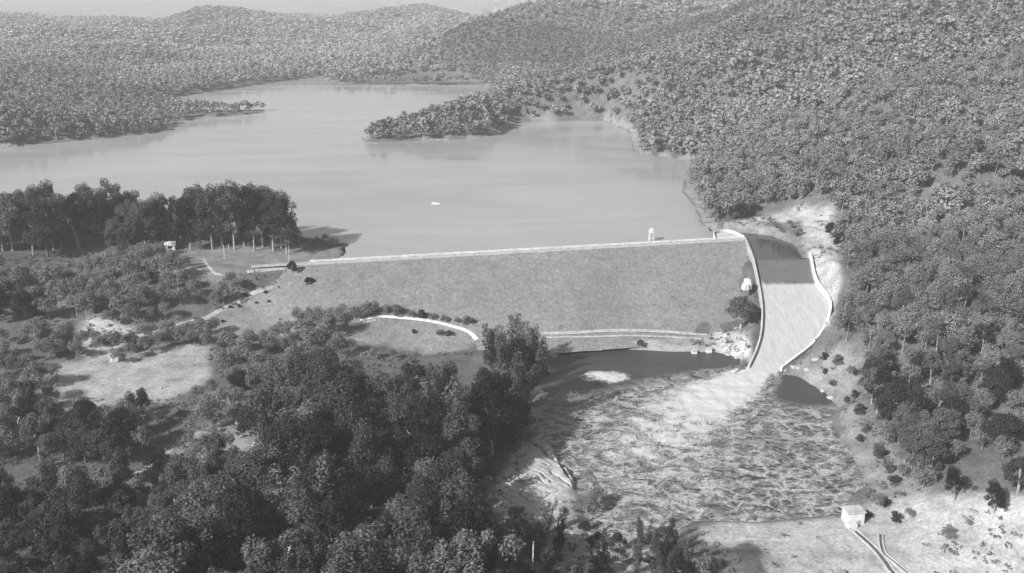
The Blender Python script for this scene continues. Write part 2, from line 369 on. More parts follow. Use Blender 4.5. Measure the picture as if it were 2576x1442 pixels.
vm_ = nd(nt, 'ShaderNodeVectorMath', operation='MULTIPLY_ADD'); vm_.inputs[1].default_value = (9, 7, 0); nt.links.new(nz_.outputs['Color'], vm_.inputs[0]); nt.links.new(ge_.outputs['Position'], vm_.inputs[2]); nt.links.new(vm_.outputs[0], vo_.inputs['Vector'])
web3 = mth(nt, 'MULTIPLY', mr(nt, vo_.outputs['Distance'], 0.03, 0.15, 1.0, 0.0), mth(nt, 'MULTIPLY', mr(nt, fine, 0.38, 0.52, 0.0, 1.0), mr(nt, wv, 0.36, 0.50, 0.0, 1.0)), True)
webs = mth(nt, 'MULTIPLY', mth(nt, 'MAXIMUM', web3, mth(nt, 'MAXIMUM', rid, web2)), mr(nt, fm, 0.10, 0.34, 0.0, 1.0))
thr = mth(nt, 'MAXIMUM', patch, webs)
grey(nt, b, mr(nt, thr, 0.0, 1.0, 0.045, 0.52)); nt.links.new(mr(nt, thr, 0, 0.6, 0.2, 0.8), b.inputs['Roughness'])
b.inputs['Specular IOR Level'].default_value = 0.5; b.inputs['IOR'].default_value = 1.33
bump(nt, b, mth(nt, 'ADD', fine, mth(nt, 'MULTIPLY', thr, 0.6)), 0.6, 0.5); M['pool'] = m

m, nt, b, o = mat('overflow_sheet')
at = nd(nt, 'ShaderNodeAttribute', attribute_name='foam')
st = noise(nt, 0.35, 6, 0.7, 0.8, None, (1.8, 0.3, 0.3))
v = mth(nt, 'MULTIPLY', mr(nt, at.outputs['Fac'], 0, 1, 0.11, 0.44), mr(nt, st, 0.3, 0.7, 0.80, 1.12)); grey(nt, b, v)
b.inputs['Roughness'].default_value = 0.55; bump(nt, b, st, 0.5, 0.3); M['sheet'] = m

# ---------------------------------------------------------------- mesh helpers
def mesh(name, V, F, mats, attrs=None, midx=None, smooth_=False):
    me = bpy.data.meshes.new(name); V = np.asarray(V, np.float32)
    if isinstance(F, np.ndarray):
        k = F.shape[1]; nf = len(F)
        me.vertices.add(len(V)); me.vertices.foreach_set('co', V.ravel())
        me.loops.add(nf*k); me.loops.foreach_set('vertex_index', F.astype(np.int32).ravel())
        me.polygons.add(nf); me.polygons.foreach_set('loop_start', np.arange(0, nf*k, k, dtype=np.int32))
        me.update(calc_edges=True)
    else: me.from_pydata([tuple(map(float, v)) for v in V], [], [tuple(map(int, f)) for f in F]); me.update()
    for mt in (mats if isinstance(mats, list) else [mats]): me.materials.append(mt)
    if midx is not None: me.polygons.foreach_set('material_index', np.asarray(midx, np.int32))
    if smooth_: me.polygons.foreach_set('use_smooth', np.ones(len(me.polygons), bool))
    for k_, a in (attrs or {}).items():
        at_ = me.attributes.new(k_, 'FLOAT', 'POINT'); at_.data.foreach_set('value', np.asarray(a, np.float32))
    me.validate(); return me
def link(name, me, parent=None, loc=(0,0,0), rot=0, **pr):
    ob = bpy.data.objects.new(name, me); C.objects.link(ob); ob.location = loc; ob.rotation_euler = (0, 0, rot)
    if parent is not None: ob.parent = parent
    for k_, v_ in pr.items(): ob[k_] = v_
    return ob
def thing(name, label, cat, loc, rot=0, group=None):
    ob = link(name, None, None, tuple(map(float, loc)), rot, label=label, category=cat)
    if group: ob['group'] = group
    return ob
class MB:
    def __init__(s): s.V = []; s.F = []
    def box(s, c, d, rz=0, top=1.0, rx=0):
        n0 = len(s.V); cs, sn = math.cos(rz), math.sin(rz)
        for dz in (-1, 1):
            for dx, dy in ((-1,-1),(1,-1),(1,1),(-1,1)):
                f = top if dz > 0 else 1.0; x = dx*d[0]/2*f; y = dy*d[1]/2*f; z = dz*d[2]/2
                s.V.append((c[0]+x*cs-y*sn, c[1]+x*sn+y*cs, c[2]+z))
        s.F += [tuple(n0+i for i in f) for f in ((0,3,2,1),(4,5,6,7),(0,1,5,4),(1,2,6,5),(2,3,7,6),(3,0,4,7))]; return s
    def tube(s, pts, rad, k=6, cap=True):
        n0 = len(s.V); pts = [np.asarray(p, float) for p in pts]
        for i, p in enumerate(pts):
            t = pts[min(i+1, len(pts)-1)]-pts[max(i-1, 0)]; t = t/(np.linalg.norm(t)+1e-9)
            a = np.cross(t, (0.31, 0.95, 0.05) if abs(t[2]) > 0.5 else (0, 0, 1)); a /= np.linalg.norm(a)+1e-9; b_ = np.cross(t, a)
            r_ = rad[i] if hasattr(rad, '__len__') else rad
            for j in range(k):
                an = 2*math.pi*j/k; s.V.append(tuple(p+r_*(math.cos(an)*a+math.sin(an)*b_)))
        for i in range(len(pts)-1):
            for j in range(k): s.F.append((n0+i*k+j, n0+i*k+(j+1)%k, n0+(i+1)*k+(j+1)%k, n0+(i+1)*k+j))
        if cap: s.F.append(tuple(n0+j for j in range(k))[::-1]); s.F.append(tuple(n0+(len(pts)-1)*k+j for j in range(k)))
        return s
    def build(s, name, m_, parent=None, loc=(0,0,0), rot=0, **pr): return link(name, mesh(name, s.V, s.F, m_), parent, loc, rot, **pr)
def strip(name, sections, m_, parent=None, closed=True, smooth_=False, attrs=None, **pr):
    """sections: list of equal-length point lists, bridged along the run"""
    V = [p for sc in sections for p in sc]; k = len(sections[0]); F = []
    for i in range(len(sections)-1):
        for j in range(k if closed else k-1): F.append((i*k+j, i*k+(j+1)%k, (i+1)*k+(j+1)%k, (i+1)*k+j))
    if closed: F += [tuple(range(k))[::-1], tuple((len(sections)-1)*k+j for j in range(k))]
    return link(name, mesh(name, V, F, m_, attrs, smooth_=smooth_), parent, **pr)

# ---------------------------------------------------------------- ground sheet
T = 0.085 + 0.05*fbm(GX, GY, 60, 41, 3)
T = np.where(np.hypot(GX, GY) > 600, 0.13, T); T = np.where(GY > 3000, 0.30, T)  # plain behind the last hills painted pale to read as haze
def tone(q, val, feather=6.0, jit=6.0, world=None):
    global T
    poly = world or gpoly(q); d = sdf(GX, GY, poly).reshape(GX.shape) + (fbm(GX, GY, 12, 51, 3)-0.5)*jit
    k = sst(-feather/2, feather/2, d); T = T*(1-k) + val*k
tone([(480,622),(740,622),(860,628),(850,645),(780,668),(620,682),(560,705),(430,705),(400,650)], 0.19)
tone([(140,915),(275,905),(420,868),(530,870),(535,960),(420,1008),(275,1022),(140,1030)], 0.30)
tone([(520,800),(620,745),(720,722),(790,735),(740,785),(640,835),(560,845)], 0.19)
tone([(690,700),(780,715),(960,790),(960,830),(880,860),(760,800),(640,860),(560,845),(620,760)], 0.20)
tone([(880,825),(960,800),(1100,812),(1195,850),(1185,880),(1050,888),(880,855)], 0.22, 4, 3)
tone([(1350,835),(1820,838),(1880,890),(1380,890)], 0.27, 4, 3)
tone([(1790,815),(1880,840),(1900,925),(1860,905),(1800,870)], 0.42, 4, 4)
tone([(1825,572),(1900,545),(2000,525),(2090,520),(2112,590),(2112,700),(2095,800),(2075,830),(2020,600),(1950,585)], 0.36, 5, 5)
tone([(1880,576),(1930,560),(2010,556),(2022,625),(1985,604),(1940,590)], 0.17, 3, 5)
tone([(1960,925),(2060,880),(2170,895),(2160,1010),(2225,1120),(2300,1160),(2400,1340),(2200,1260),(2130,1120),(2100,1040),(2010,950)], 0.20)
tone([(1745,1318),(2120,1304),(2200,1250),(2330,1240),(2700,1300),(2700,1700),(1700,1700),(1900,1442),(1830,1372),(1760,1360)], 0.35)
tone([(1835,1380),(1880,1362),(1915,1378),(1925,1442),(1925,1500),(1820,1500)], 0.10, 1.2, 1)
tone([(215,800),(285,795),(320,830),(290,900),(220,905)], 0.42)
tone([(395,1170),(450,1110),(560,1050),(620,1060),(640,1130),(520,1200),(420,1215)], 0.24)
tone([(530,985),(600,975),(600,1010),(530,1020)], 0.26)
tone([(1210,1270),(1310,1110),(1350,1120),(1450,1240),(1460,1300),(1300,1310)], 0.40, 4, 4)
tone([(1420,1260),(1720,1330),(1720,1480),(1400,1480)], 0.26, 4, 8)
tone([(690,1040),(900,1040),(1240,1030),(1372,1000),(1300,1110),(1190,1260),(1190,1400),(1290,1700),(300,1900),(330,1560),(600,1300),(680,1200)], 0.03)  # floor of the foreground wood: tree shade put into the ground tone
dS = sdf(GX, GY, lake_w).reshape(GX.shape)
T = np.where((dS < 2) & (dS > -3.5-fbm(GX, GY, 40, 15, 2)*3) & (GY > 560), 0.24, T)
ny, nx = GX.shape; idx = np.arange(nx*ny).reshape(ny, nx)
Fq = np.stack([idx[:-1,:-1], idx[:-1,1:], idx[1:,1:], idx[1:,:-1]], -1).reshape(-1, 4)
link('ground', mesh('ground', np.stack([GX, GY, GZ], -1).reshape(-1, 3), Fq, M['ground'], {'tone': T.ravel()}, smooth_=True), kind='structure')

# ---------------------------------------------------------------- water
link('water', mesh('water', [(x, y, 0.0) for x, y in lake_w], [tuple(range(len(lake_w)))][::1], M['lake']), kind='structure')
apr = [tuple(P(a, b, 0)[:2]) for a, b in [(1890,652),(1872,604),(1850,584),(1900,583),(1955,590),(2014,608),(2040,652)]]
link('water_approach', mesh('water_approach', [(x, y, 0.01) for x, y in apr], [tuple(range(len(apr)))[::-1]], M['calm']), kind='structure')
px_ = np.array(pool_w); ax = np.arange(px_[:,0].min()-2, px_[:,0].max()+2, 0.9); ay = np.arange(px_[:,1].min()-2, px_[:,1].max()+2, 0.9)
AX, AY = np.meshgrid(ax, ay); dP = sdf(AX, AY, pool_w).reshape(AX.shape)
axis_w = [tuple(P(a, b, POOL_Z)[:2]) for a, b in [(1915,925),(1870,955),(1760,1020),(1660,1100),(1590,1200),(1560,1400)]]
dd, arc = pline(AX, AY, axis_w); wid = 7 + arc*0.38
foam = np.exp(-(dd/wid)**2.2)*np.interp(arc, [0, 25, 70, 140, 220], [1.6, 1.25, 0.86, 0.62, 0.50])
south = sst(405, 350, AY)
foam = np.maximum(foam, 0.31*south + 0.11)
for a, b, rr, vv in [((1520,945)),] and [((1520,948), None, 13.0, 0.9)]:
    c_ = P(a[0], a[1], POOL_Z); e = np.hypot((AX-c_[0])/11.5, (AY-c_[1])/7.5) + (fbm(AX, AY, 5, 61, 3)-0.5)*0.5
    foam = np.maximum(foam, 0.92*sst(1.1, 0.75, e))
calm = lambda q, rx, ry: np.exp(-(((AX-P(q[0],q[1],POOL_Z)[0])/rx)**2 + ((AY-P(q[0],q[1],POOL_Z)[1])/ry)**2)**2)
foam = foam*(1-0.85*calm((2030,990), 16, 13))*(1-0.9*calm((1640,900), 50, 9))*(1-0.9*calm((1800,905), 20, 9))
foam = foam*(1-0.35*calm((1950,1120), 16, 16))
hz = POOL_Z + (fbm(AX, AY, 4, 71, 4)-0.5)*1.3*np.clip(foam+0.25, 0, 1) + 0.35*np.clip(foam-0.6, 0, 1)
keep = dP > -1.2; ii = np.arange(AX.size).reshape(AX.shape)
kc = keep[:-1,:-1] & keep[1:,1:] & keep[:-1,1:] & keep[1:,:-1]
Fp = np.stack([ii[:-1,:-1], ii[:-1,1:], ii[1:,1:], ii[1:,:-1]], -1)[kc]
used = np.unique(Fp); rem = -np.ones(AX.size, int); rem[used] = np.arange(len(used))
Vp = np.stack([AX, AY, hz], -1).reshape(-1, 3)[used]
link('water_pool', mesh('water_pool', Vp, rem[Fp], M['pool'], {'foam': foam.ravel()[used]}, smooth_=True), kind='structure')

# ---------------------------------------------------------------- dam
dam = thing('earth_dam', 'long straight grassed earth dam with pale crest holding back the reservoir', 'dam', (CL[0], CL[1], 0))
def W2(u, s, z): p = CL + u*DV + s*DN; return (p[0]-CL[0], p[1]-CL[1], z)
us = np.linspace(-55, DLEN, 170); ss = np.concatenate([np.linspace(HW+0.02, 88, 48)])
V = []; 
lx = lambda y: np.interp(-y, -sL[:,1], sL[:,0])
for i, s in enumerate(ss):
    for u in us:
        p = CL + u*DV + s*DN
        # right end follows the spillway's left wall
        e = CR + s*DN; lim = lx(e[1])-0.6 if e[1] < sL[0,1] else None
        ue = DLEN
        if lim is not None: ue = (lim - CL[0] - s*DN[0])/DV[0]
        uu = us[0] + (u-us[0])*(ue-us[0])/(DLEN-us[0]); p = CL + uu*DV + s*DN
        z = float(dam_z(s)) - 7.0*float(sst(-2, -55, uu)) + (float(vnoise(p[0], p[1], 7, 3))-0.5)*0.5*min(1, (s-HW)/4)
        V.append((p[0]-CL[0], p[1]-CL[1], z))
nU = len(us); F = [(i*nU+j, i*nU+j+1, (i+1)*nU+j+1, (i+1)*nU+j) for i in range(len(ss)-1) for j in range(nU-1)]
F = [f[::-1] for f in F]
link('grass_face', mesh('grass_face', V, F, M['face'], smooth_=True), dam)
sec = lambda u: [W2(u, HW, CREST), W2(u, -HW, CREST), W2(u, -HW-22, CREST-10), W2(u, HW, CREST-10)]
strip('rock_core', [sec(u) for u in np.linspace(-6, DLEN, 30)], M['old_concrete'], dam)
strip('crest_road', [[W2(u, HW-0.3, CREST+0.02), W2(u, HW-0.3, CREST+0.12), W2(u, -HW+0.8, CREST+0.12), W2(u, -HW+0.8, CREST+0.02)] for u in np.linspace(-36, DLEN-1, 60)], M['road'], dam)
strip('parapet', [[W2(u, -HW+0.1, CREST-0.5), W2(u, -HW+0.1, CREST+1.0), W2(u, -HW+0.5, CREST+1.0), W2(u, -HW+0.5, CREST-0.5)] for u in np.linspace(0, DLEN, 60)], M['pale_concrete'], dam)
kb = [W2(u, HW-0.3, CREST+0.0) for u in (0,)]
strip('crest_kerb', [[W2(u, HW-0.28, CREST-0.3), W2(u, HW-0.28, CREST+0.35), W2(u, HW+0.15, CREST+0.35), W2(u, HW+0.15, CREST-0.3)] for u in np.linspace(-5, DLEN-0.5, 60)], M['concrete'], dam)

# abutment platform and wing walls at the spillway
def wall(name, pts, h, th, m_, parent=None, base=1.5, **pr):
    pts = [np.asarray(p, float) for p in pts]; secs = []
    for i, p in enumerate(pts):
        t = pts[min(i+1, len(pts)-1)]-pts[max(i-1,0)]; nrm = np.array([t[1], -t[0], 0]); nrm /= np.linalg.norm(nrm)+1e-9
        hh = h[i] if hasattr(h, '__len__') else h
        secs.append([tuple(p-nrm*th/2-(0,0,base)), tuple(p-nrm*th/2+(0,0,hh)), tuple(p+nrm*th/2+(0,0,hh)), tuple(p+nrm*th/2-(0,0,base))])
    return strip(name, secs, m_, parent, **pr)
ab = P(1835, 597, 2.6)
abt = thing('concrete_abutment', 'pale concrete platform with wing walls where the dam crest meets the spillway', 'concrete platform', ab)
def loc(p, o): return np.asarray(p, float)-np.asarray(o, float)
A0, A1, A2, A3 = P(1798,603,2.5), P(1798,588,2.5), P(1835,585,2.5), P(1872,600,2.5)
pl = [A0, A1, A2, A3]; V = [tuple(loc(p, ab)+(0,0,0.35)) for p in pl]+[tuple(loc(p, ab)-(0,0,5)) for p in pl]
link('platform', mesh('platform', V, [(3,2,1,0),(4,5,6,7),(0,1,5,4),(1,2,6,5),(2,3,7,6),(3,0,4,7)], M['concrete']), abt)
wall('wing_wall', smooth(np.array([loc(A0,ab), loc(A1,ab), loc(A2,ab), loc(A3,ab)]), 5), 1.8, 0.6, M['pale_concrete'], abt, 4)

# ---------------------------------------------------------------- spillway
sw0 = P(1960, 700, -5)
sw = thing('spillway', 'curving concrete overflow chute with pale side walls at the right end of the dam', 'spillway', sw0)
def grid_between(A_, B_, k, dz=0.0, crown=0.0):
    V = []
    for a, b in zip(A_, B_):
        for j in range(k+1):
            t = j/k; p = a*(1-t)+b*t; V.append((p[0]-sw0[0], p[1]-sw0[1], p[2]-sw0[2]+dz))
    nA = len(A_); F = [(i*(k+1)+j, (i+1)*(k+1)+j, (i+1)*(k+1)+j+1, i*(k+1)+j+1) for i in range(nA-1) for j in range(k)]
    return V, F
V, F = grid_between(sL, sR, 12, -0.5); link('chute_floor', mesh('chute_floor', V, F, M['old_concrete'], smooth_=True), sw)
g = MB()
wl_, wr_ = chL[1], chR[1]; mid = (wl_+wr_)/2-sw0; g.box((mid[0], mid[1]+1.2, -sw0[2]-2.2), (np.linalg.norm(wr_-wl_)+1.0, 2.4, 4.0)); g.build('weir_sill', M['old_concrete'], sw)
wl_pts = np.array([P(1873,603,1.2), P(1884,628,0.8), P(1893,652,0.2)])
Lw = [p-sw0 for p in wl_pts] + [p-sw0+np.array([-0.3,0,0]) for p in sL[1:]]
hL = [2.0]*3 + list(np.interp(np.linspace(0,1,len(sL)-1), [0,0.3,0.7,1], [2.2,2.0,1.9,1.6]))
wall('side_wall', Lw[:-8], hL[:-8], 0.75, M['concrete'], sw, 2.5)
Rw = [P(2012,600,1.5)-sw0, P(2022,622,1.2)-sw0, P(2031,640,0.6)-sw0] + [p-sw0+np.array([0.4,0,0]) for p in sR[1:]]
hR = [2.2]*3 + list(np.interp(np.linspace(0,1,len(sR)-1), [0,0.4,0.7,1], [3.0,2.6,2.0,1.4]))
wall('side_wall', Rw[:-8], hR[:-8], 1.2, M['pale_concrete'], sw, 2.5)
# pale buttress on the left wall
bp = P(1890, 708, -1.5)-sw0; g = MB(); g.box((bp[0]-1.6, bp[1]+1.5, bp[2]-1.6), (3.2, 4.5, 5.0), 0.15, 0.7); g.box((bp[0]-3.2, bp[1]-1.0, bp[2]-2.6), (3.0, 3.0, 3.0), 0.3, 0.8); g.build('buttress', M['pale_concrete'], sw)
V, F = grid_between(sL, sR, 24, 0.0)
V = np.array(V); jj = np.tile(np.arange(25)/24, len(sL)); rr_ = np.repeat(np.linspace(0, 1, len(sL)), 25)
V[:,2] += 0.12*(fbm(V[:,0], V[:,1], 3, 81, 3)-0.5) + 0.02
yy = V[:,1]+sw0[1]; fo = sst(sL[8*2,1]+0.6, sL[8*2,1]-1.0, yy + (fbm(V[:,0], V[:,1], 2.0, 5, 3)-0.5)*1.6)*0.95 - 0.05*sst(sL[8*2,1]+4, sL[8*2,1]+1, yy) + 0.05
V += sw0
link('water_chute', mesh('water_chute', V, F, M['sheet'], {'foam': fo}, smooth_=True), kind='structure')
# ---------------------------------------------------------------- trees
def leafcloud(rs, cen, rad, nper, size, flat=0.75, droop=0.0):
    """small leaf sprays spread through a set of foliage clumps"""
    V = []
    for (c, r_) in zip(cen, rad):
        n_ = max(3, int(nper*(r_/2.0)**2)); v = rs.normal(size=(n_,3)); v /= np.linalg.norm(v, axis=1)[:,None]
        rr = r_*rs.uniform(0.35, 1.08, n_)**0.55; p = c + v*rr[:,None]*np.array([1,1,flat])
        p[:,2] -= droop*rs.uniform(0,1,n_)*r_*(np.hypot(v[:,0], v[:,1]))
        nr = v*0.9 + rs.normal(size=(n_,3))*0.55 + np.array([0,0,0.25]); nr /= np.linalg.norm(nr, axis=1)[:,None]
        t = np.cross(nr, rs.normal(size=(n_,3))); t /= np.linalg.norm(t, axis=1)[:,None]; b_ = np.cross(nr, t)
        s1 = size*rs.uniform(0.5, 1.25, n_)[:,None]; s2 = s1*rs.uniform(0.4, 0.9, n_)[:,None]
        V.append(np.stack([p-t*s1, p-b_*s2+t*s1*0.2, p+t*s1, p+b_*s2-t*s1*0.15], 1))
    V = np.concatenate(V).reshape(-1, 3); return V
def quads(V): return np.arange(len(V)).reshape(-1, 4)
def tree_parts(kind, seed, detail=1.0):
    rs = np.random.default_rng(seed); tb = MB()
    if kind == 'gum':
        h = 24.0; cen = []; rad = []; lean = rs.normal(size=2)*1.6; sparse = seed % 3 == 0
        tr = [np.array([lean[0]*t*t, lean[1]*t*t, h*0.72*t]) + np.append(rs.normal(size=2)*0.25*t, 0) for t in np.linspace(0, 1, 6)]
        tb.tube(tr, [0.42,0.36,0.30,0.25,0.18,0.1], 6)
        nl = 12 if sparse else 18
        for i in range(nl):
            t0 = rs.uniform(0.48 if sparse else 0.28, 1.0); base = tr[0]*0 + np.array([np.interp(t0, np.linspace(0,1,6), [p[k] for p in tr]) for k in range(3)])
            a = i*2.4+rs.uniform(-.5,.5); out = rs.uniform(1.6, 5.6)*(1.15-0.55*t0); up = rs.uniform(0.8, 4.6)
            e = base + np.array([math.cos(a)*out, math.sin(a)*out, up]); e[2] = min(e[2], h-1.0)
            mid_ = (base+e)/2 + np.array([math.cos(a)*0.6, math.sin(a)*0.6, -0.5])
            tb.tube([base, mid_, e], [0.2, 0.14, 0.06], 4, False)
            cen.append(e); rad.append(rs.uniform(0.95, 2.1)); 
            cen.append(mid_ + rs.normal(size=3)*0.9 + [0,0,1]); rad.append(rs.uniform(0.9, 1.7))
            if rs.uniform() < 0.6: cen.append(e + rs.normal(size=3)*[1.8,1.8,1.0]); rad.append(rs.uniform(1.0, 1.9))
        cen.append(tr[-1]+[0,0,3]); rad.append(2.3)
        V = leafcloud(rs, cen, rad, int(300*detail), 0.31/detail**0.5, 1.05, 0.9)
    elif kind == 'dense':
        h = 17.0; cen = []; rad = []
        tr = [np.array([0.2*t, 0.3*t*t, h*0.6*t]) for t in np.linspace(0,1,5)]; tb.tube(tr, [0.6,0.5,0.42,0.3,0.15], 6)
        for i in range(34):
            v = rs.normal(size=3); v /= np.linalg.norm(v); v[2] = abs(v[2])*1.2-0.35
            q = np.array([v[0]*5.4, v[1]*5.4, 9.6+v[2]*5.6])*1.0; r0 = rs.uniform(0.75, 1.05); q[:2] *= r0
            cen.append(q); rad.append(rs.uniform(1.4, 2.4))
            if i % 4 == 0: tb.tube([tr[2], (tr[2]+q)/2-[0,0,0.4], q], [0.22,0.15,0.06], 4, False)
        V = leafcloud(rs, cen, rad, int(220*detail), 0.34/detail**0.5, 0.8, 0.2)
    elif kind == 'plume':
        h = 24.0; cen = []; rad = []
        for sft in range(4):
            ox, oy = rs.normal(size=2)*1.0; tx, ty = rs.normal(size=2)*2.9; hh = h*rs.uniform(0.72, 1.0)
            tr = [np.array([ox+(tx)*t, oy+ty*t, hh*t]) for t in np.linspace(0,1,6)]; tb.tube(tr, [0.34,0.3,0.24,0.18,0.12,0.05], 5)
            for t in np.linspace(0.22, 1.0, 9):
                a = rs.uniform(0, 6.28); o_ = rs.uniform(0.2, 2.3)*(1.15-t*0.8)
                cen.append(np.array([ox+tx*t+math.cos(a)*o_, oy+ty*t+math.sin(a)*o_, hh*t])); rad.append(rs.uniform(1.1, 2.1)*(1.2-0.55*t))
        V = leafcloud(rs, cen, rad, int(220*detail), 0.33/detail**0.5, 1.5, 0.0)
    elif kind == 'shrub':
        cen = []; rad = []; 
        for i in range(5):
            a = rs.uniform(0,6.28); e = np.array([math.cos(a)*1.2, math.sin(a)*1.2, rs.uniform(1.8, 3.2)])
            tb.tube([(0,0,0), e*0.5+[0,0,0.2], e], [0.14,0.1,0.04], 4, False)
        for i in range(11):
            a = rs.uniform(0,6.28); o_ = rs.uniform(0, 1.9); cen.append(np.array([math.cos(a)*o_, math.sin(a)*o_, rs.uniform(1.0, 3.9)-0.4*o_])); rad.append(rs.uniform(0.8, 1.3))
        V = leafcloud(rs, cen, rad, int(190*detail), 0.34/detail**0.5, 0.85, 0.1)
    return V, tb
def toneattr(V, rs, base=0.5, amp=0.12):
    n_ = len(V)//4; return np.repeat(base + rs.normal(size=n_)*amp, 4)
PROTO = {}
def proto(kind, seed, leaf='leaf', bark='bark'):
    V, tb = tree_parts(kind, seed); rs = np.random.default_rng(seed+99)
    return (mesh('crown', V, quads(V), M[leaf], {'tone': toneattr(V, rs)}), mesh('trunk', tb.V, tb.F, M[bark]))
VAR = {'gum': [proto('gum', s) for s in range(1, 9)], 'dense': [proto('dense', s, 'leaf_dark', 'darkbark') for s in (21,22,23)] + [proto('dense', s, 'leaf', 'bark') for s in (24,25)],
       'plume': [proto('plume', s, 'leaf', 'darkbark') for s in (31,32,33,34)], 'shrub': [proto('shrub', s, 'leaf', 'darkbark') for s in (41,42,43)] + [proto('shrub', 44, 'leaf_dark', 'darkbark')],
       'slope': [proto('gum', s, 'leaf_far') for s in (51,52,53,54)]}
HT = {'gum': 24.0, 'dense': 17.0, 'plume': 24.0, 'shrub': 4.6, 'slope': 24.0}
RECS = []
def add_tree(x, y, h, kind, zone, var=None, wid=1.0, name=None, fixed=None):
    RECS.append(dict(x=float(x), y=float(y), h=h, kind=kind, zone=zone, var=var, wid=wid, name=name, fixed=fixed))
def inpoly(x, y, poly): return sdf(x, y, poly) > 0
def scatter(qpoly, step, hr, kinds, zone, world=None, jit=0.42, n_max=999, wid=(0.85,1.2), seed=0):
    poly = world or gpoly(qpoly); p = np.array(poly); rs = np.random.default_rng(500+seed)
    X, Y = np.meshgrid(np.arange(p[:,0].min(), p[:,0].max(), step), np.arange(p[:,1].min(), p[:,1].max(), step))
    X = X + (np.arange(X.shape[0]) % 2)[:,None]*step/2
    X = X.ravel()+rs.uniform(-jit, jit, X.size)*step; Y = Y.ravel()+rs.uniform(-jit, jit, Y.size)*step
    k = inpoly(X, Y, poly); X, Y = X[k], Y[k]
    for x, y in list(zip(X, Y))[:n_max]:
        kd = rs.choice([a for a, b in kinds], p=[b for a, b in kinds]); f = HT[kd]/24.0 if kd == 'dense' else 1
        hh = rs.uniform(*hr)*(0.78 if kd == 'dense' else 1)*(1 if kd != 'shrub' else 0.22)
        add_tree(x, y, hh, str(kd), zone, wid=rs.uniform(*wid))
def at_q(q, h, kind, zone, wid=1.0, var=None, name=None, fixed=None):
    g = ground([q[0]], [q[1]])[0]; add_tree(g[0], g[1], h, kind, zone, var, wid, name, fixed)

# the dark wood that fills the foreground
scatter([(690,1045),(800,1040),(900,1050),(1000,1060),(1060,1040),(1110,1065),(1240,1040),(1345,990),(1376,1005),(1330,1060),(1300,1110),(1240,1180),(1190,1260),(1160,1330),(1190,1400),
         (1250,1520),(1290,1700),(1100,1900),(300,1900),(330,1560),(480,1400),(600,1300),(680,1200),(640,1120)], 12.6, (22, 38), [('gum',0.80),('dense',0.10),('plume',0.10)], 'wood', seed=1, wid=(0.95,1.45))
for q, h in (((1235,925),22),((1262,950),25),((1300,925),27),((1335,930),24),((1352,955),22),((1285,985),24)): at_q(q, h, 'plume', 'grove', 1.25)
# stand on the point beside the reservoir
for q, h in (((480,628),24),((505,622),26),((535,628),26),((560,618),28),((590,628),27),((615,620),28),((640,632),27),((662,622),26),((688,632),26),((708,625),26),((722,640),22),((740,636),13),
             ((575,600),27),((625,602),27),((675,604),26),((530,600),26),((490,600),24)): at_q(q, h*1.42, 'gum', 'point', 1.05)
for q, h in (((760,626),9),((800,622),8),((822,620),9),((842,618),7)): at_q(q, h, 'dense', 'point', 1.0)
scatter([(-300,560),(-300,620),(140,650),(275,610),(330,590),(430,590),(470,600),(470,585),(275,572)], 10.5, (25, 36), [('gum',0.75),('dense',0.25)], 'left shore', seed=2)
for q, h in (((440,600),22),((455,612),23),((412,592),24),((382,600),22),((365,612),24),((350,600),25),((330,612),22),((470,606),23),((395,606),21),((425,612),18)): at_q(q, h*1.25, 'gum', 'left shore', 1.15)
for q, h in (((350,632),20),((395,618),18),((420,600),18),((330,655),17),((300,640),18)): at_q(q, h*1.3, 'gum', 'left shore', 1.2)
# scrub left of the dam
scatter([(-100,690),(275,690),(330,665),(420,655),(480,690),(440,720),(560,720),(700,700),(735,712),(690,712),(560,775),(480,800),(330,830),(200,820),(-100,800)], 8.2, (10, 19), [('gum',0.55),('dense',0.38),('shrub',0.07)], 'left scrub', seed=3, wid=(1.1,1.45))
for q in ((836,1208),(863,1155),(898,1152),(919,1110),(961,1137),(1010,1135),(1045,1084),(1070,1106),(995,1098)): at_q((q[0]/1.4907, q[1]/1.4907), 2.0, 'shrub', 'left scrub', 1.1)
at_q((778,708), 7.5, 'dense', 'dam end', 1.0, 0, fixed='small dark round tree at the left end of the dam crest'); at_q((736,692), 9, 'dense', 'dam end', 0.8, 1, fixed='pale-edged tree interrupting the crest road left of the dam')
# trees along the dam's left toe
for q, h, k in (((752,812),8,'dense'),((780,800),8,'dense'),((805,812),10,'gum'),((835,815),10,'gum'),((865,800),9,'dense'),((892,806),9,'dense'),((918,796),10,'gum'),((940,790),9,'dense'),((972,786),7,'dense'),
                ((1000,790),5,'shrub'),((1035,795),6,'dense'),((1062,800),4,'shrub'),((1088,800),6,'dense'),((1118,806),6,'dense'),((1150,808),5,'dense'),((1176,812),4.5,'shrub'),
                ((820,850),13,'gum'),((860,845),12,'gum'),((785,850),12,'gum'),((760,870),13,'dense')): at_q(q, h*1.25, k, 'toe row', 1.25)
for q, h, k in (((1108,842),3.5,'shrub'),((1130,845),3.5,'shrub'),((1040,838),2.5,'shrub'),((985,905),7,'dense'),((940,905),8,'dense'),((1030,915),5,'dense')): at_q(q, h, k, 'lawn', 1.2)
scatter([(530,850),(640,850),(720,850),(800,880),(870,900),(900,950),(800,980),(680,1000),(560,1040),(545,960)], 8.6, (9, 17), [('gum',0.55),('dense',0.45)], 'middle left', seed=4, wid=(1.0,1.3))
scatter([(275,860),(300,845),(440,825),(480,850),(380,880),(275,905),(100,900),(100,850)], 6.6, (9, 14), [('dense',0.6),('gum',0.4)], 'meadow edge', seed=5, wid=(1.1,1.4))
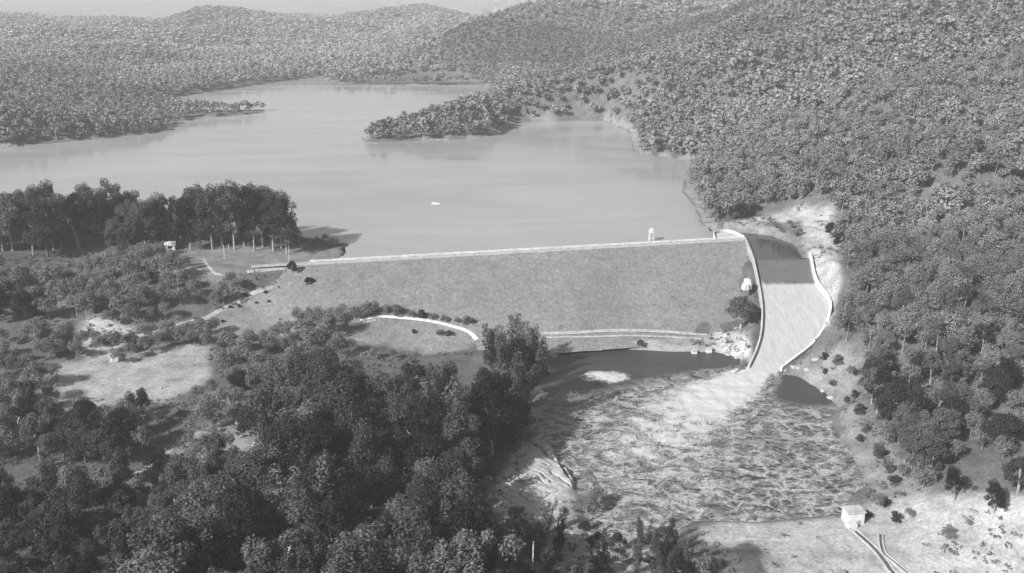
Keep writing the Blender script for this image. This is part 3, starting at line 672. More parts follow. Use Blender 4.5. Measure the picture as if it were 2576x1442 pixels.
for q, h in (((330,905),10),((365,892),11),((400,882),11),((430,872),12),((455,868),12),((490,872),12),((515,850),12),((540,842),11),((520,880),11),((300,915),9),((475,850),11),((500,830),9)): at_q(q, h, 'dense', 'meadow edge', 1.25)
scatter([(-250,880),(-100,850),(130,870),(140,920),(130,1040),(-250,1060)], 9.5, (10, 17), [('gum',0.6),('dense',0.4)], 'meadow edge', seed=16)
scatter([(430,1020),(540,975),(600,990),(660,1060),(620,1080),(470,1080)], 10, (9, 14), [('gum',0.6),('dense',0.4)], 'meadow edge', seed=6)
scatter([(-100,1080),(275,1060),(400,1040),(410,1080),(370,1140),(280,1180),(-100,1180)], 9.0, (13, 20), [('gum',0.5),('dense',0.5)], 'left bank', seed=7, wid=(1.0,1.4))
scatter([(430,1180),(600,1170),(640,1230),(560,1290),(400,1400),(330,1560),(200,1700),(-100,1700),(-100,1300),(275,1260)], 10.6, (15, 25), [('gum',0.72),('dense',0.28)], 'lower left', seed=8, wid=(1.0,1.4))
scatter([(450,1110),(500,1080),(560,1060),(520,1150),(430,1180)], 9, (6, 9), [('dense',0.7),('shrub',0.3)], 'left bank', seed=9)
# thicket between the wood and the pool, bottom of the picture
scatter([(1200,1330),(1290,1330),(1420,1320),(1460,1420),(1560,1460),(1700,1440),(1740,1480),(1640,1700),(1290,1700)], 9.0, (8, 15), [('gum',0.45),('plume',0.35),('dense',0.2)], 'thicket', seed=10)
for q, h, k in (((1615,1385),13,'plume'),((1650,1400),15,'plume'),((1690,1405),14,'plume'),((1670,1440),15,'plume'),((1725,1450),13,'plume'),((1760,1460),11,'plume'),((1795,1440),7,'dense'),((1500,1290),12,'plume'),((1475,1300),11,'plume'),((1560,1420),12,'gum'),((1600,1440),12,'plume'),((1340,1425),17,'gum')): at_q(q, h, k, 'thicket', 1.1)
scatter([(1440,1265),(1560,1360),(1700,1340),(1730,1420),(1500,1420)], 6.5, (14, 22), [('shrub',1.0)], 'thicket', seed=11)
# right bank
scatter([(2190,960),(2260,900),(2576,960),(2576,1180),(2330,1170),(2225,1050),(2185,1010)], 9.0, (12, 20), [('gum',0.7),('dense',0.3)], 'right bank', seed=12)
for q, h, k in (((2292,1190),12,'dense'),((2270,1200),7,'dense'),((2210,1130),4,'shrub'),((2205,1285),8,'dense'),((2178,1300),4,'shrub'),((2225,1268),3.5,'shrub'),((2285,1305),5,'dense'),((2250,1310),4,'shrub'),((2320,1230),12,'dense'),((2400,1260),14,'gum'),((2500,1290),13,'gum'),((2560,1240),14,'dense'),((2380,1360),7,'dense')): at_q(q, h, k, 'right bank', 1.1)
for q, h, k in (((2075,905),4,'shrub'),((2095,970),3.5,'shrub'),((2140,950),7,'dense'),((2110,915),5,'shrub'),((2150,1000),4,'shrub'),((2165,1040),5,'shrub'),((2180,1085),4,'shrub'),((2160,1110),3.5,'shrub'),((2215,1150),5,'shrub'),((2235,1185),4.5,'shrub'),((2250,1215),4,'shrub'),((2130,1010),3,'shrub'),((2075,940),3,'shrub')): at_q(q, h, k, 'right bank', 1.1)
for q, h in (((2178,985),17),((2192,1015),20),((2205,1040),21),((2225,1062),19),((2188,955),18),((2240,1090),20),((2262,1118),20),((2285,1150),19),((2215,1000),21),((2250,1050),21),((2300,1165),20),((2275,1165),18),((2300,1195),17),((2320,1175),20),((2340,1200),19),((2260,1085),21),((2230,1120),14),((2300,1100),22),((2330,1130),21)): at_q(q, h, 'gum', 'right bank', 1.2)
at_q((2088,600), 11, 'dense', 'cutting', 0.9, 3, fixed='lone bushy tree on the cleared cutting above the spillway')
at_q((2105,612), 6, 'shrub', 'cutting', 1.0, None)
for q, h in (((1985,575),7),((1965,590),6),((1950,575),6),((2000,600),7),((2010,592),6),((1935,560),5)): at_q(q, h, 'dense', 'cutting', 0.9, 3)
# two trees on the dam's foot
ty = P(1862, 838, -22.0); add_tree(ty[0], ty[1], 19, 'dense', 'spillway', 4, 1.15, fixed='round full tree standing on the dam face against the left spillway wall')
tg = P(1612, 862, -23.0); add_tree(tg[0], tg[1], 5.2, 'dense', 'toe', 3, 1.0, fixed='small lone tree in the middle of the dam toe track')
# hillside forest: nearest trees stay single, the rest becomes one mass
slope_q = [(2105,880),(2120,820),(2110,700),(2125,590),(2100,520),(2040,505),(1960,515),(1900,530),(1850,556),(1795,575)]
fx, fy = [], []
def poisson(x0, x1, y0, y1, step, seed):
    rs = np.random.default_rng(seed); X, Y = np.meshgrid(np.arange(x0, x1, step), np.arange(y0, y1, step)); X = X + (np.arange(X.shape[0]) % 2)[:,None]*step/2
    return X.ravel()+rs.uniform(-.42,.42,X.size)*step, Y.ravel()+rs.uniform(-.42,.42,Y.size)*step
X1, Y1 = poisson(-760, 720, 330, 1000, 7.4, 1); X2, Y2 = poisson(-1300, 1100, 1000, 1900, 10.5, 2); X3, Y3 = poisson(-2100, 2000, 1900, 3300, 17, 3)
clear_w = [gpoly([(1960,925),(2060,880),(2100,875),(2170,930),(2185,1010),(2230,1120),(2290,1200),(2500,1300),(2576,1442),(2400,1700),(1700,1700),(1900,1300),(2080,1060),(2000,950)]),
           gpoly([(1790,590),(1830,560),(1900,535),(1960,515),(2080,505),(2125,560),(2122,700),(2110,800),(2085,850),(2040,900),(1960,940),(1900,800)])]
def forest_ok(X, Y, far=False):
    z = bil(X, Y); k = (z > 0.12) | (Y < 560)
    k &= (np.abs(X) < 0.64*Y + 70)
    if not far:
        d = sdf(X, Y, lake_w); k &= d < -1.5
        right = (X > np.interp(Y, [330, 400, 480, 540, 600, 2000], [125, 125, 140, 128, 110, -2000]))
        left = (X < np.interp(Y, [500, 560, 600, 2000], [-900, -300, -300, 2000])) & (Y > 560)
        k &= (right & (Y > 330)) | (left & (Y > 700)) 
        for c_ in clear_w: k &= sdf(X, Y, c_) < 0
        k &= sdf(X, Y, pool_w) < -6
        k &= ~((Y < 560) & (X < np.interp(-Y, -sR[:,1], sR[:,0])+12))
    # visibility from the flight line: drop trees hidden deep behind ridges
    t = np.linspace(0.25, 0.97, 26); vis = np.ones(len(X), bool)
    for tt in t: vis &= bil(X*tt, Y*tt) < CAM_H + (z+34-CAM_H)*tt
    return k & vis
k1, k2, k3 = forest_ok(X1, Y1), forest_ok(X2, Y2), forest_ok(X3, Y3, True)
rs = np.random.default_rng(77)
F1 = [(x, y, rs.uniform(11, 18)*(0.95 if (y > 980 and x < -150) else 1.0)) for x, y in zip(X1[k1], Y1[k1])]
occ = np.array([(r['x'], r['y']) for r in RECS])
F1 = [f for f in F1 if np.min(np.hypot(occ[:,0]-f[0], occ[:,1]-f[1])) > 6]
# choose who stays individual: those that show largest, 300 trees in all
def inframe(x, y, z):
    v = np.array([x, y, z-CAM_H]); f = y*cp - (z-CAM_H)*sp_; u_ = y*sp_ + (z-CAM_H)*cp
    return 512+FPX*x/f, 286.5-FPX*u_/f, f
def place_all():
    out = []
    for r in RECS:
        r['z'] = float(bil(r['x'], r['y'])); 
        u, s = dam_coords(r['x'], r['y'])
        if 0 < u < DLEN+30 and HW < s < 85: r['z'] = max(r['z'], float(dam_z(s)))
        X, Y0, f = inframe(r['x'], r['y'], r['z']+r['h']); r['X'], r['Y'], r['size'] = X, Y0, FPX*r['h']/f
        r['Yb'] = inframe(r['x'], r['y'], r['z'])[1]
        if -70 < X < 1094 and Y0 < 600: out.append(r)
    return out
RECS = place_all()
for x, y, h in F1:
    z = float(bil(x, y)); X, Y0, f = inframe(x, y, z+h)
    if -30 < X < 1054 and -20 < Y0 < 590 and y < 560: RECS.append(dict(x=x, y=y, z=z, h=h, kind='slope', zone='slope', var=None, wid=1.1, name=None, fixed=None, X=X, Y=Y0, Yb=inframe(x,y,z)[1], size=FPX*h/f, fill=True))
single = [r for r in RECS if not (-10 < r['X'] < 1034 and r['Y'] < 576)]
vis_ = [r for r in RECS if (-10 < r['X'] < 1034 and r['Y'] < 576)]
trees_ = sorted([r for r in vis_ if r['kind'] != 'shrub'], key=lambda r: (r['fixed'] is None, -r['size']*(1.0)))
shrubs_ = sorted([r for r in vis_ if r['kind'] == 'shrub'], key=lambda r: -r['size'])
keep_ = trees_[:296]; mass = trees_[296:] + single + shrubs_[90:]; keep_s = shrubs_[:90]
import sys; print('trees', len(trees_), 'singles', len(keep_), 'shrubs', len(shrubs_), 'forest1', len(F1), 'forest2', int(k2.sum()), 'forest3', int(k3.sum()))

# labels: zone phrase, the tree's row in that zone counted towards the reader, place along the row
ORD = ['first','second','third','fourth','fifth','sixth','seventh','eighth','ninth','tenth','eleventh','twelfth','thirteenth','fourteenth','fifteenth','sixteenth','seventeenth','eighteenth','nineteenth','twentieth',
       'twenty-first','twenty-second','twenty-third','twenty-fourth','twenty-fifth','twenty-sixth','twenty-seventh','twenty-eighth','twenty-ninth','thirtieth']
def ordinal(i): return ORD[i] if i < len(ORD) else str(i+1)+'th'
ZP = {'wood':'in the dark foreground wood','grove':'in the grove beyond the lawn','point':'on the reservoir point','left shore':'by the left reservoir shore','left scrub':'in the left scrub','toe row':"along the dam's left toe",
      'lawn':'on the lawn','middle left':'in the copse beside the meadow','meadow edge':'on the meadow edge','left bank':'below the pale meadow','lower left':'in the lower left wood','thicket':'in the poolside thicket',
      'right bank':'on the right bank','cutting':'above the spillway','slope':'right of the spillway','dam end':'at the left dam end','spillway':'by the spillway','toe':'on the dam toe'}
KP = {'gum':'gum tree','dense':'round-crowned tree','plume':'feathery tree','shrub':'low shrub','slope':'pale gum tree'}
NM = {'gum':'gum_tree','dense':'round_tree','plume':'feathery_tree','shrub':'shrub','slope':'gum_tree'}
def labelise(lst):
    zones = {}
    for r in lst: zones.setdefault(r['zone'], []).append(r)
    for zn, rr in zones.items():
        rr.sort(key=lambda r: r['Yb']); nrow = max(1, int(round(math.sqrt(len(rr)/1.6)))); per = math.ceil(len(rr)/nrow)
        nr = math.ceil(len(rr)/per)
        for i in range(nr):
            row = sorted(rr[i*per:(i+1)*per], key=lambda r: r['X']); 
            med = np.median([r['h'] for r in row])
            for j, r in enumerate(row):
                ad = 'tall ' if r['h'] > med*1.12 else ('small ' if r['h'] < med*0.85 else '')
                rowp = '' if nr == 1 else ', %s row from back' % ordinal(i)
                r['label'] = r['fixed'] or ('%s%s %s, %s from left%s' % (ad, KP[r['kind']], ZP[zn], ordinal(j), rowp))
labelise(keep_); labelise(keep_s)
GRP = {'shrub': 'shrubs around the dam and pool'}
rs = np.random.default_rng(5)
for r in keep_ + keep_s:
    vs = VAR[r['kind']]; v = vs[r['var'] % len(vs)] if r['var'] is not None else vs[rs.integers(len(vs))]
    sc = r['h']/HT[r['kind']]
    root = thing(NM[r['kind']], r['label'], 'shrub' if r['kind'] == 'shrub' else 'tree', (r['x'], r['y'], r['z']-0.3), rs.uniform(0, 6.28), GRP.get(r['kind'], 'trees of the '+r['zone']))
    root.scale = (sc*r['wid'], sc*r['wid'], sc)
    link('crown', v[0], root); link('trunk', v[1], root)

# ---------------------------------------------------------------- the far woods as one mass
def lod(kind, seed, nclump, nleaf, size):
    rs = np.random.default_rng(seed); cen = []; rad = []
    for i in range(nclump):
        v = rs.normal(size=3); v /= np.linalg.norm(v); v[2] = abs(v[2])*0.9-0.15
        cen.append(np.array([v[0]*3.7, v[1]*3.7, 9.5+v[2]*6.5])); rad.append(rs.uniform(2.0, 3.0))
    V = leafcloud(rs, cen, rad, nleaf, size, 0.95, 0.4)
    tb = MB(); tb.tube([(0,0,0),(rs.normal()*0.3, rs.normal()*0.3, 8),(rs.normal()*0.5, rs.normal()*0.5, 14)], [0.24,0.19,0.1], 3, False)
    return V, np.array(tb.V), np.array(tb.F)
LN = [lod('g', s, 13, 75, 0.42) for s in range(30, 38)]; LM = [lod('g', s, 9, 38, 0.72) for s in range(6)]; LF = [lod('g', s, 6, 9, 1.6) for s in range(10, 14)]; LX = [lod('g', s, 5, 6, 1.9) for s in range(20, 24)]
VL, TL, VT, FT = [], [], [], []; nT = 0
def bake(x, y, h, lods, wid, tn, rs):
    global nT
    V, TV, TF = lods[rs.integers(len(lods))]; s = h/18.0; a = rs.uniform(0, 6.28); c_, s_ = math.cos(a), math.sin(a)
    def tf(Q):
        Q = Q*np.array([s*wid, s*wid, s]); return np.stack([Q[:,0]*c_-Q[:,1]*s_+x, Q[:,0]*s_+Q[:,1]*c_+y, Q[:,2]+z], 1)
    z = float(bil(x, y))-0.4
    VL.append(tf(V)); TL.append(np.full(len(V), tn)); 
    VT.append(tf(TV)); FT.append(TF+nT); nT += len(TV)
rs = np.random.default_rng(9)
ins = {(round(r['x'],2), round(r['y'],2)) for r in keep_}
def tn_(x, y): return float(np.clip(0.5 + rs.normal()*0.24 - 0.45*(rs.uniform() < 0.06) + (float(vnoise(x, y, 55, 6))-0.5)*0.45 + (float(fbm(x+0.5*y, y*0.6, 210, 16, 2))-0.5)*1.1, 0, 1.1))  # broad noise paints slope light and shade into the foliage tone
for x, y, h in F1:
    if (round(x,2), round(y,2)) in ins: continue
    bake(x, y, h*rs.uniform(0.7, 1.25), LN if y < 520 else (LM if y < 800 else LF), rs.uniform(0.85, 1.35), tn_(x, y), rs)
for r in mass:
    if r.get('fill'): continue
    if abs(r['x']) > 0.66*r['y']+60: continue
    bake(r['x'], r['y'], max(r['h'], 3), LN, 1.1 if r['kind'] != 'shrub' else 1.3, 0.25, rs)
for x, y in zip(X2[k2], Y2[k2]): bake(x, y, rs.uniform(11, 17)*(0.85 if (y < 1250 and x < -150) else 1.0), LF, rs.uniform(1.1, 1.5), tn_(x, y) + (0.8 if (y > 1560 and x < -120) or y > 1780 else (0.35 if x < -200 and y > 1300 else 0.0)), rs)  # far left and rear slopes get a paler leaf tone standing in for haze
for x, y in zip(X3[k3], Y3[k3]): bake(x, y, rs.uniform(14, 20), LX, rs.uniform(1.4, 2.0), tn_(x, y)*0.6+1.25, rs)  # farthest trees lightened, distance haze painted into their tone
VL = np.concatenate(VL); TL = np.concatenate(TL); VT = np.concatenate(VT); FT = np.concatenate(FT)
nL = len(VL); print('leaf verts', nL)
Vall = np.concatenate([VL, VT]); Fall = np.concatenate([quads(VL), FT+nL])
mi = np.concatenate([np.zeros(nL//4, int), np.ones(len(FT), int)])
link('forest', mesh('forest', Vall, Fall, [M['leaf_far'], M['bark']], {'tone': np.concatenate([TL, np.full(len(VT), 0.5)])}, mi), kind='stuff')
# low bushes and tussocks over the open ground
rs = np.random.default_rng(61); UV = []; UT = []
xs = rs.uniform(-330, 330, 26000); ys = rs.uniform(225, 640, 26000); zs = bil(xs, ys)
ok = (np.abs(xs) < 0.62*ys+10) & (sdf(xs, ys, pool_w) < -1) & (sdf(xs, ys, lake_w) < -0.5) & (sdf(xs, ys, ch_poly) < -2.5)
u_, s_d = dam_coords(xs, ys); ok &= ~((u_ > -12) & (u_ < DLEN+3) & (s_d > -8) & (dam_z(s_d) > zs-0.3)) & (fbm(xs, ys, 26, 62, 3) > 0.49)
for lp in ([(440,622),(740,622),(860,628),(850,645),(780,668),(620,682),(480,700),(430,670)], [(140,905),(275,900),(420,865),(530,870),(535,960),(420,1008),(275,1022),(140,1030)],
           [(520,800),(620,745),(720,722),(790,735),(740,785),(635,835),(560,840)], [(880,815),(960,797),(1100,808),(1200,848),(1185,885),(1050,890),(880,865)]):
    ok &= sdf(xs, ys, gpoly(lp)) < 1
ok &= (sdf(xs, ys, gpoly([(1745,1318),(2120,1304),(2200,1330),(2400,1400),(2576,1560),(1900,1560),(1830,1372)])) < 0) | (rs.uniform(0,1,len(xs)) < 0.12)
hh_ = sdf(xs, ys, gpoly([(2120,1290),(2200,1290),(2420,1560),(2250,1560),(2140,1400)])) < 0
ok &= hh_
for x, y, z in zip(xs[ok], ys[ok], zs[ok]):
    r0 = rs.uniform(0.25, 1.0)**1.6*1.5+0.25; n_ = int(5+r0*9); v = rs.normal(size=(n_,3)); v /= np.linalg.norm(v, axis=1)[:,None]
    p = np.array([x, y, z+r0*0.35]) + v*r0*np.array([1,1,0.6])*rs.uniform(0.4,1,n_)[:,None]; nr = v+rs.normal(size=(n_,3))*0.5; t = np.cross(nr, rs.normal(size=(n_,3))); t /= np.linalg.norm(t, axis=1)[:,None]; b_ = np.cross(nr, t); b_ /= np.linalg.norm(b_, axis=1)[:,None]
    q_ = 0.42*rs.uniform(0.5,1.1,n_)[:,None]*(0.5+r0*0.5); UV.append(np.stack([p-t*q_, p-b_*q_*0.7, p+t*q_, p+b_*q_*0.7], 1).reshape(-1,3)); UT.append(np.full(n_*4, rs.uniform(0.1, 1.0)))
UV = np.concatenate(UV); link('undergrowth', mesh('undergrowth', UV, quads(UV), M['leaf_far'], {'tone': np.concatenate(UT)}), kind='stuff')
# ---------------------------------------------------------------- paths and tracks draped on the ground
def path(name, q, w_, m_, lift=0.12, world=None, damface=False):
    pts = np.array(world) if world is not None else ground([a for a, b in q], [b for a, b in q])
    pts = smooth(pts, 6); secs = []
    for i, p in enumerate(pts):
        t = pts[min(i+1, len(pts)-1)]-pts[max(i-1,0)]; nrm = np.array([t[1], -t[0]]); nrm /= np.linalg.norm(nrm)+1e-9
        ww = (w_[0] + (w_[1]-w_[0])*i/(len(pts)-1)) if hasattr(w_, '__len__') else w_
        row = []
        for f in (-0.5, -0.17, 0.17, 0.5):
            x, y = p[0]+nrm[0]*ww*f, p[1]+nrm[1]*ww*f; zz = float(bil(x, y))
            u, s = dam_coords(x, y)
            if -3 < u < DLEN-1 and HW+1 < s < 88: zz = max(zz, float(dam_z(s))+0.22)
            row.append((x, y, zz + (lift if abs(f) < 0.4 else lift-0.10)))
        secs.append(row)
    return strip(name, secs, m_, closed=False, smooth_=True, kind='structure')
path('road', [(520,800),(560,778),(620,748),(680,724),(720,718),(760,722)], 2.6, M['track'])
path('road', [(278,872),(310,852),(350,845),(400,835),(450,818),(520,800)], 3.0, M['road'])
path('path', [(905,806),(935,800),(960,797),(1010,800),(1080,808),(1140,822),(1180,836),(1200,856)], (1.6, 2.6), M['pale_concrete'])
path('path', [(514,652),(524,668),(536,684),(552,690),(572,690)], 1.7, M['road'])
path('path', [(880,822),(915,812),(945,806)], 1.5, M['road'])
path('road', [(1362,840),(1440,838),(1560,832),(1680,836),(1800,842)], 2.2, M['road'], 0.2, None, True)
path('path', [(1375,850),(1480,848),(1600,846),(1730,850),(1780,856)], 1.2, M['road'], 0.2, None, True)
path('path', [(335,1195),(375,1172),(420,1140),(465,1105),(520,1080),(580,1058)], 2.2, M['track'])
path('path', [(340,1240),(370,1222),(410,1212)], 1.6, M['track'])
path('road', [(620,684),(660,680),(700,676),(735,674)], 4.0, M['road'], 0.25)
path('road', [(2130,1330),(2040,1345),(1960,1356),(1880,1352),(1800,1362)], 3.0, M['road'])
path('path', [(300,578),(330,574),(355,566)], 2.0, M['road'])
# ---------------------------------------------------------------- built things
def G(q): return ground([q[0]], [q[1]])[0]
# intake tower at the dam crest
tp = P(1638, 606, 0.0)
t = thing('intake_tower', 'small white open-framed intake tower rising from the water behind the dam crest', 'intake tower', tp)
g = MB()
for sx in (-1,1):
    for sy in (-1,1): g.tube([(sx*1.5, sy*1.5, -6), (sx*1.1, sy*1.1, 5.2)], 0.22, 6)
for z in (1.0, 3.2): 
    for a in range(4):
        an = a*math.pi/2; k_ = 1.35; c1 = (math.cos(an+.785)*k_*1.41, math.sin(an+.785)*k_*1.41, z); c2 = (math.cos(an+2.356)*k_*1.41, math.sin(an+2.356)*k_*1.41, z+0.9); g.tube([c1, c2], 0.1, 5)
g.build('frame', M['paint'], t)
g = MB(); g.box((0,0,5.35), (3.4,3.4,0.3)); g.build('deck', M['pale_concrete'], t)
g = MB(); g.box((0,0,6.3), (1.9,1.9,1.6)); g.build('cabin', M['paint'], t)
g = MB(); g.box((0,0,7.6), (2.3,2.3,1.0), 0, 0.12); g.build('roof', M['roof'], t)
g = MB()
for a in range(4):
    an = a*math.pi/2+.785; g.tube([(math.cos(an)*2.3, math.sin(an)*2.3, 5.4), (math.cos(an)*2.3, math.sin(an)*2.3, 6.5)], 0.07, 5)
for a in range(4):
    an = a*math.pi/2+.785; bn = an+math.pi/2; g.tube([(math.cos(an)*2.3, math.sin(an)*2.3, 6.45), (math.cos(bn)*2.3, math.sin(bn)*2.3, 6.45)], 0.07, 5)
g.build('railing', M['paint'], t)
# boat
bp_ = P(1096, 513, 0.0); t = thing('rowing_boat', 'small white boat alone in the middle of the reservoir', 'boat', bp_, R(-25))
secs = []
for i, x in enumerate(np.linspace(-3.2, 3.4, 11)):
    f = 1-max(0, (x-0.2)/3.25)**2.2 if x > 0.2 else 1-0.12*abs(x-0.2)/3.4; f = max(f, 0.03); wd = 1.15*f; sh = 0.65+0.25*max(0, x/3.4)**2
    secs.append([(x,-wd,sh),(x,-wd*0.8,-0.05),(x,0,-0.25*f),(x,wd*0.8,-0.05),(x,wd,sh),(x,wd*0.86,sh),(x,wd*0.62,0.15),(x,0,0.08),(x,-wd*0.62,0.15),(x,-wd*0.86,sh)])
strip('hull', secs, M['paint'], t)
for x in (-1.6, 0.1, 1.5): MB().box((x,0,0.45), (0.32,1.75,0.06)).build('bench', M['timber'], t)
# hut
hp = G((430, 628)); t = thing('hut', 'small white gabled hut with a dark open front under the trees by the reservoir', 'hut', hp, R(12))
g = MB(); g.box((0,2.4,1.6), (5.4,0.2,3.2)); g.box((-2.6,0,1.6), (0.2,4.6,3.2)); g.box((2.6,0,1.6), (0.2,4.6,3.2)); g.box((0,-2.4,0.65), (5.4,0.2,1.3)); g.box((0,-2.4,3.0), (5.4,0.2,0.5)); g.box((0,0,0.05),(5.6,5.0,0.2))
for sx in (-1.9, 1.9): g.box((sx,-2.4,2.05), (1.2,0.19,1.5))
g.build('wall', M['paint'], t)
V = [(-3.1,-2.9,3.2),(3.1,-2.9,3.2),(3.1,2.9,3.2),(-3.1,2.9,3.2),(-3.1,0,4.7),(3.1,0,4.7),(-3.1,-2.9,3.35),(3.1,-2.9,3.35),(3.1,2.9,3.35),(-3.1,2.9,3.35),(-3.1,0,4.9),(3.1,0,4.9)]
link('roof', mesh('roof', V, [(0,1,5,4),(4,5,2,3),(6,10,11,7),(10,9,8,11),(0,6,7,1),(2,8,9,3),(0,4,10,6),(1,7,11,5),(4,3,9,10),(5,11,8,2)], M['roof']), t)
# outlet block at the pool's lower right corner
ob_ = G((2150, 1318)); ob_[2] -= 0.4
t = thing('gauging_station', 'pale stepped concrete block at the lower right corner of the foaming pool', 'concrete block', ob_, R(8))
MB().box((0,1.6,2.0), (6.0,4.6,5.6), 0, 0.97).build('block', M['pale_concrete'], t)
MB().box((0,1.6,4.95), (6.5,5.1,0.3)).build('roof_slab', M['concrete'], t)
g = MB()
for sx in (-3.0, -1.0, 1.0, 3.0):
    for sy in (-0.8, 4.0): g.tube([(sx, sy, 5.1), (sx, sy, 6.1)], 0.06, 5)
for sy in (-0.8, 4.0): g.tube([(-3.0, sy, 6.05), (3.0, sy, 6.05)], 0.06, 5)
g.build('railing', M['timber'], t)
MB().box((-2.2,-1.9,0.9), (3.4,2.0,2.4)).build('step', M['pale_concrete'], t)
MB().box((-2.5,-3.9,0.35), (3.0,1.6,1.3)).build('step', M['concrete'], t)
MB().box((1.0,-0.78,1.2), (1.1,0.12,1.9)).build('doorway', M['old_concrete'], t)
# outlet blocks on the toe
for q, lb in (((1747,876), 'small white concrete block on the pool bank, left of a pair'), ((1784,874), 'small white concrete block on the pool bank, right of a pair')):
    g_ = P(q[0], q[1], -23.9); g_[2] = float(bil(g_[0], g_[1])); t = thing('outlet_block', lb, 'concrete block', g_, R(5), 'outlet blocks below the dam')
    MB().box((0,0,1.1), (2.6,2.2,2.6), 0, 0.93).build('block', M['pale_concrete'], t); MB().box((0,0,2.5), (2.9,2.5,0.22)).build('cap', M['concrete'], t)
# poles and posts
for q, h, r_, lb, nm in (((564,652), 8.0, 0.20, 'pale leaning pole beside the trees on the reservoir point', 'pole'), ((575,628), 3.2, 0.16, 'short pale post just right of the pole on the knoll', 'post'),
               ((727,660), 9.5, 0.16, 'thin pale pole at the right edge of the grass knoll', 'pole'), ((309,800), 7.5, 0.24, 'pale bare pole above the bright slope at the far left', 'pole'),
               ((404,978), 2.6, 0.22, 'short white post alone in the pale meadow', 'post'), ((1190,812), 3.0, 0.25, 'white marker post at the foot of the dam beside the last toe shrub', 'post'),
               ((1225,1442), 8.0, 0.13, 'thin pale pole over the rounded tank roof', 'pole'), ((1335,1470), 15.0, 0.25, 'tall pale bare trunk at the bottom edge in the thicket', 'pole'),
               ((640,684), 2.4, 0.3, 'dark gate post where the crest road starts', 'post')):
    g_ = G(q); t = thing('utility_pole' if nm == 'pole' else 'marker_post', lb, nm, g_)
    MB().tube([(0,0,-0.5), (0.04*h,0,h*0.5), (0.05*h,0,h)], [r_, r_*0.85, r_*0.7], 7).build('shaft', M['dark'] if 'dark' in lb else M['pale_concrete'], t)
    MB().tube([(0.05*h,0,h), (0.05*h,0,h+0.15)], [r_*0.9, r_*0.2], 7).build('cap', M['timber'], t)
# gate boards by the crest's left end
for q, lb in (((768,660), 'low white board by the left end of the dam crest'), ((784,657), 'white gate frame on the left end of the dam crest')):
    g_ = np.array(P(q[0], q[1], 2.6)); g_[2] = max(float(bil(g_[0], g_[1])), 1.2); t = thing('white_barrier', lb, 'barrier', g_, R(14))
    MB().box((0,0,1.0), (2.6,0.12,0.7)).build('board', M['paint'], t)
    for sx in (-1.1, 1.1): MB().box((sx,0.08,0.6), (0.14,0.1,1.6)).build('leg', M['paint'], t)
# boom or jetty on the water left of the crest
a_, b_ = P(795,656,0.25), P(852,651,0.25); t = thing('floating_boom', 'thin dark floating boom lying on the water beside the left end of the dam', 'boom', a_)
MB().tube([(0,0,0), tuple((b_-a_)/2), tuple(b_-a_)], 0.35, 6).build('float', M['timber'], t)
# tank roof at the bottom edge
tk = G((1235,1475)); t = thing('water_tank', 'rounded pale tank roof at the bottom edge under the trees', 'tank', tk)
secs = []
V = []; F = []; n_ = 28
prof = [(5.2,-1.0),(5.2,2.6),(5.45,2.65),(5.4,2.85),(4.2,3.35),(2.6,3.8),(1.0,4.0)]
for r_, z in prof[:2]:
    for j in range(n_): an = 2*math.pi*j/n_; V.append((r_*math.cos(an), r_*math.sin(an), z))
F = [(j, (j+1)%n_, n_+(j+1)%n_, n_+j) for j in range(n_)]; link('tank_wall', mesh('tank_wall', V, F, M['old_concrete']), t)
V = []; F = []
for r_, z in prof[2:]:
    for j in range(n_): an = 2*math.pi*j/n_; V.append((r_*math.cos(an), r_*math.sin(an), z))
for i in range(4): F += [(i*n_+j, i*n_+(j+1)%n_, (i+1)*n_+(j+1)%n_, (i+1)*n_+j) for j in range(n_)]
F.append(tuple(4*n_+j for j in range(n_))); link('roof', mesh('roof', V, F, M['track']), t)
# pipes running off to the lower right
def pipe(name, label, q, r_, m_, sep=None):
    pts = smooth(ground([a for a, b in q], [b for a, b in q]), 5); o0 = pts[0].copy(); t = thing(name, label, 'drain', o0)
    for k_, off in enumerate((-0.5, 0.5)):
        P_ = []
        for i, p in enumerate(pts):
            tt = pts[min(i+1,len(pts)-1)]-pts[max(i-1,0)]; nr = np.array([tt[1], -tt[0]]); nr /= np.linalg.norm(nr)
            x, y = p[0]+nr[0]*sep*off, p[1]+nr[1]*sep*off; P_.append((x-o0[0], y-o0[1], float(bil(x, y))-o0[2]))
        wall('kerb', P_, 0.5, 0.45, m_, t, 0.6)
    secs = []
    for i, p in enumerate(pts):
        tt = pts[min(i+1,len(pts)-1)]-pts[max(i-1,0)]; nr = np.array([tt[1], -tt[0]]); nr /= np.linalg.norm(nr); row = []
        for f in (-0.42, 0.42):
            x, y = p[0]+nr[0]*sep*f, p[1]+nr[1]*sep*f; row.append((x-o0[0], y-o0[1], float(bil(x, y))-o0[2]+0.12))
        secs.append(row)
    strip('channel_bed', secs, M['darkbark'], t, closed=False)
pipe('concrete_drain', 'kerbed concrete drain running from the pale block to the lower right', [(2140,1328),(2168,1352),(2200,1382),(2225,1412),(2245,1440),(2290,1478),(2380,1550)], 0.4, M['concrete'], 1.9)
pipe('concrete_drain', 'narrower kerbed drain joining from the bushes right of the pale block', [(2215,1345),(2216,1370),(2225,1395),(2250,1415),(2290,1448),(2360,1500)], 0.3, M['concrete'], 1.3)
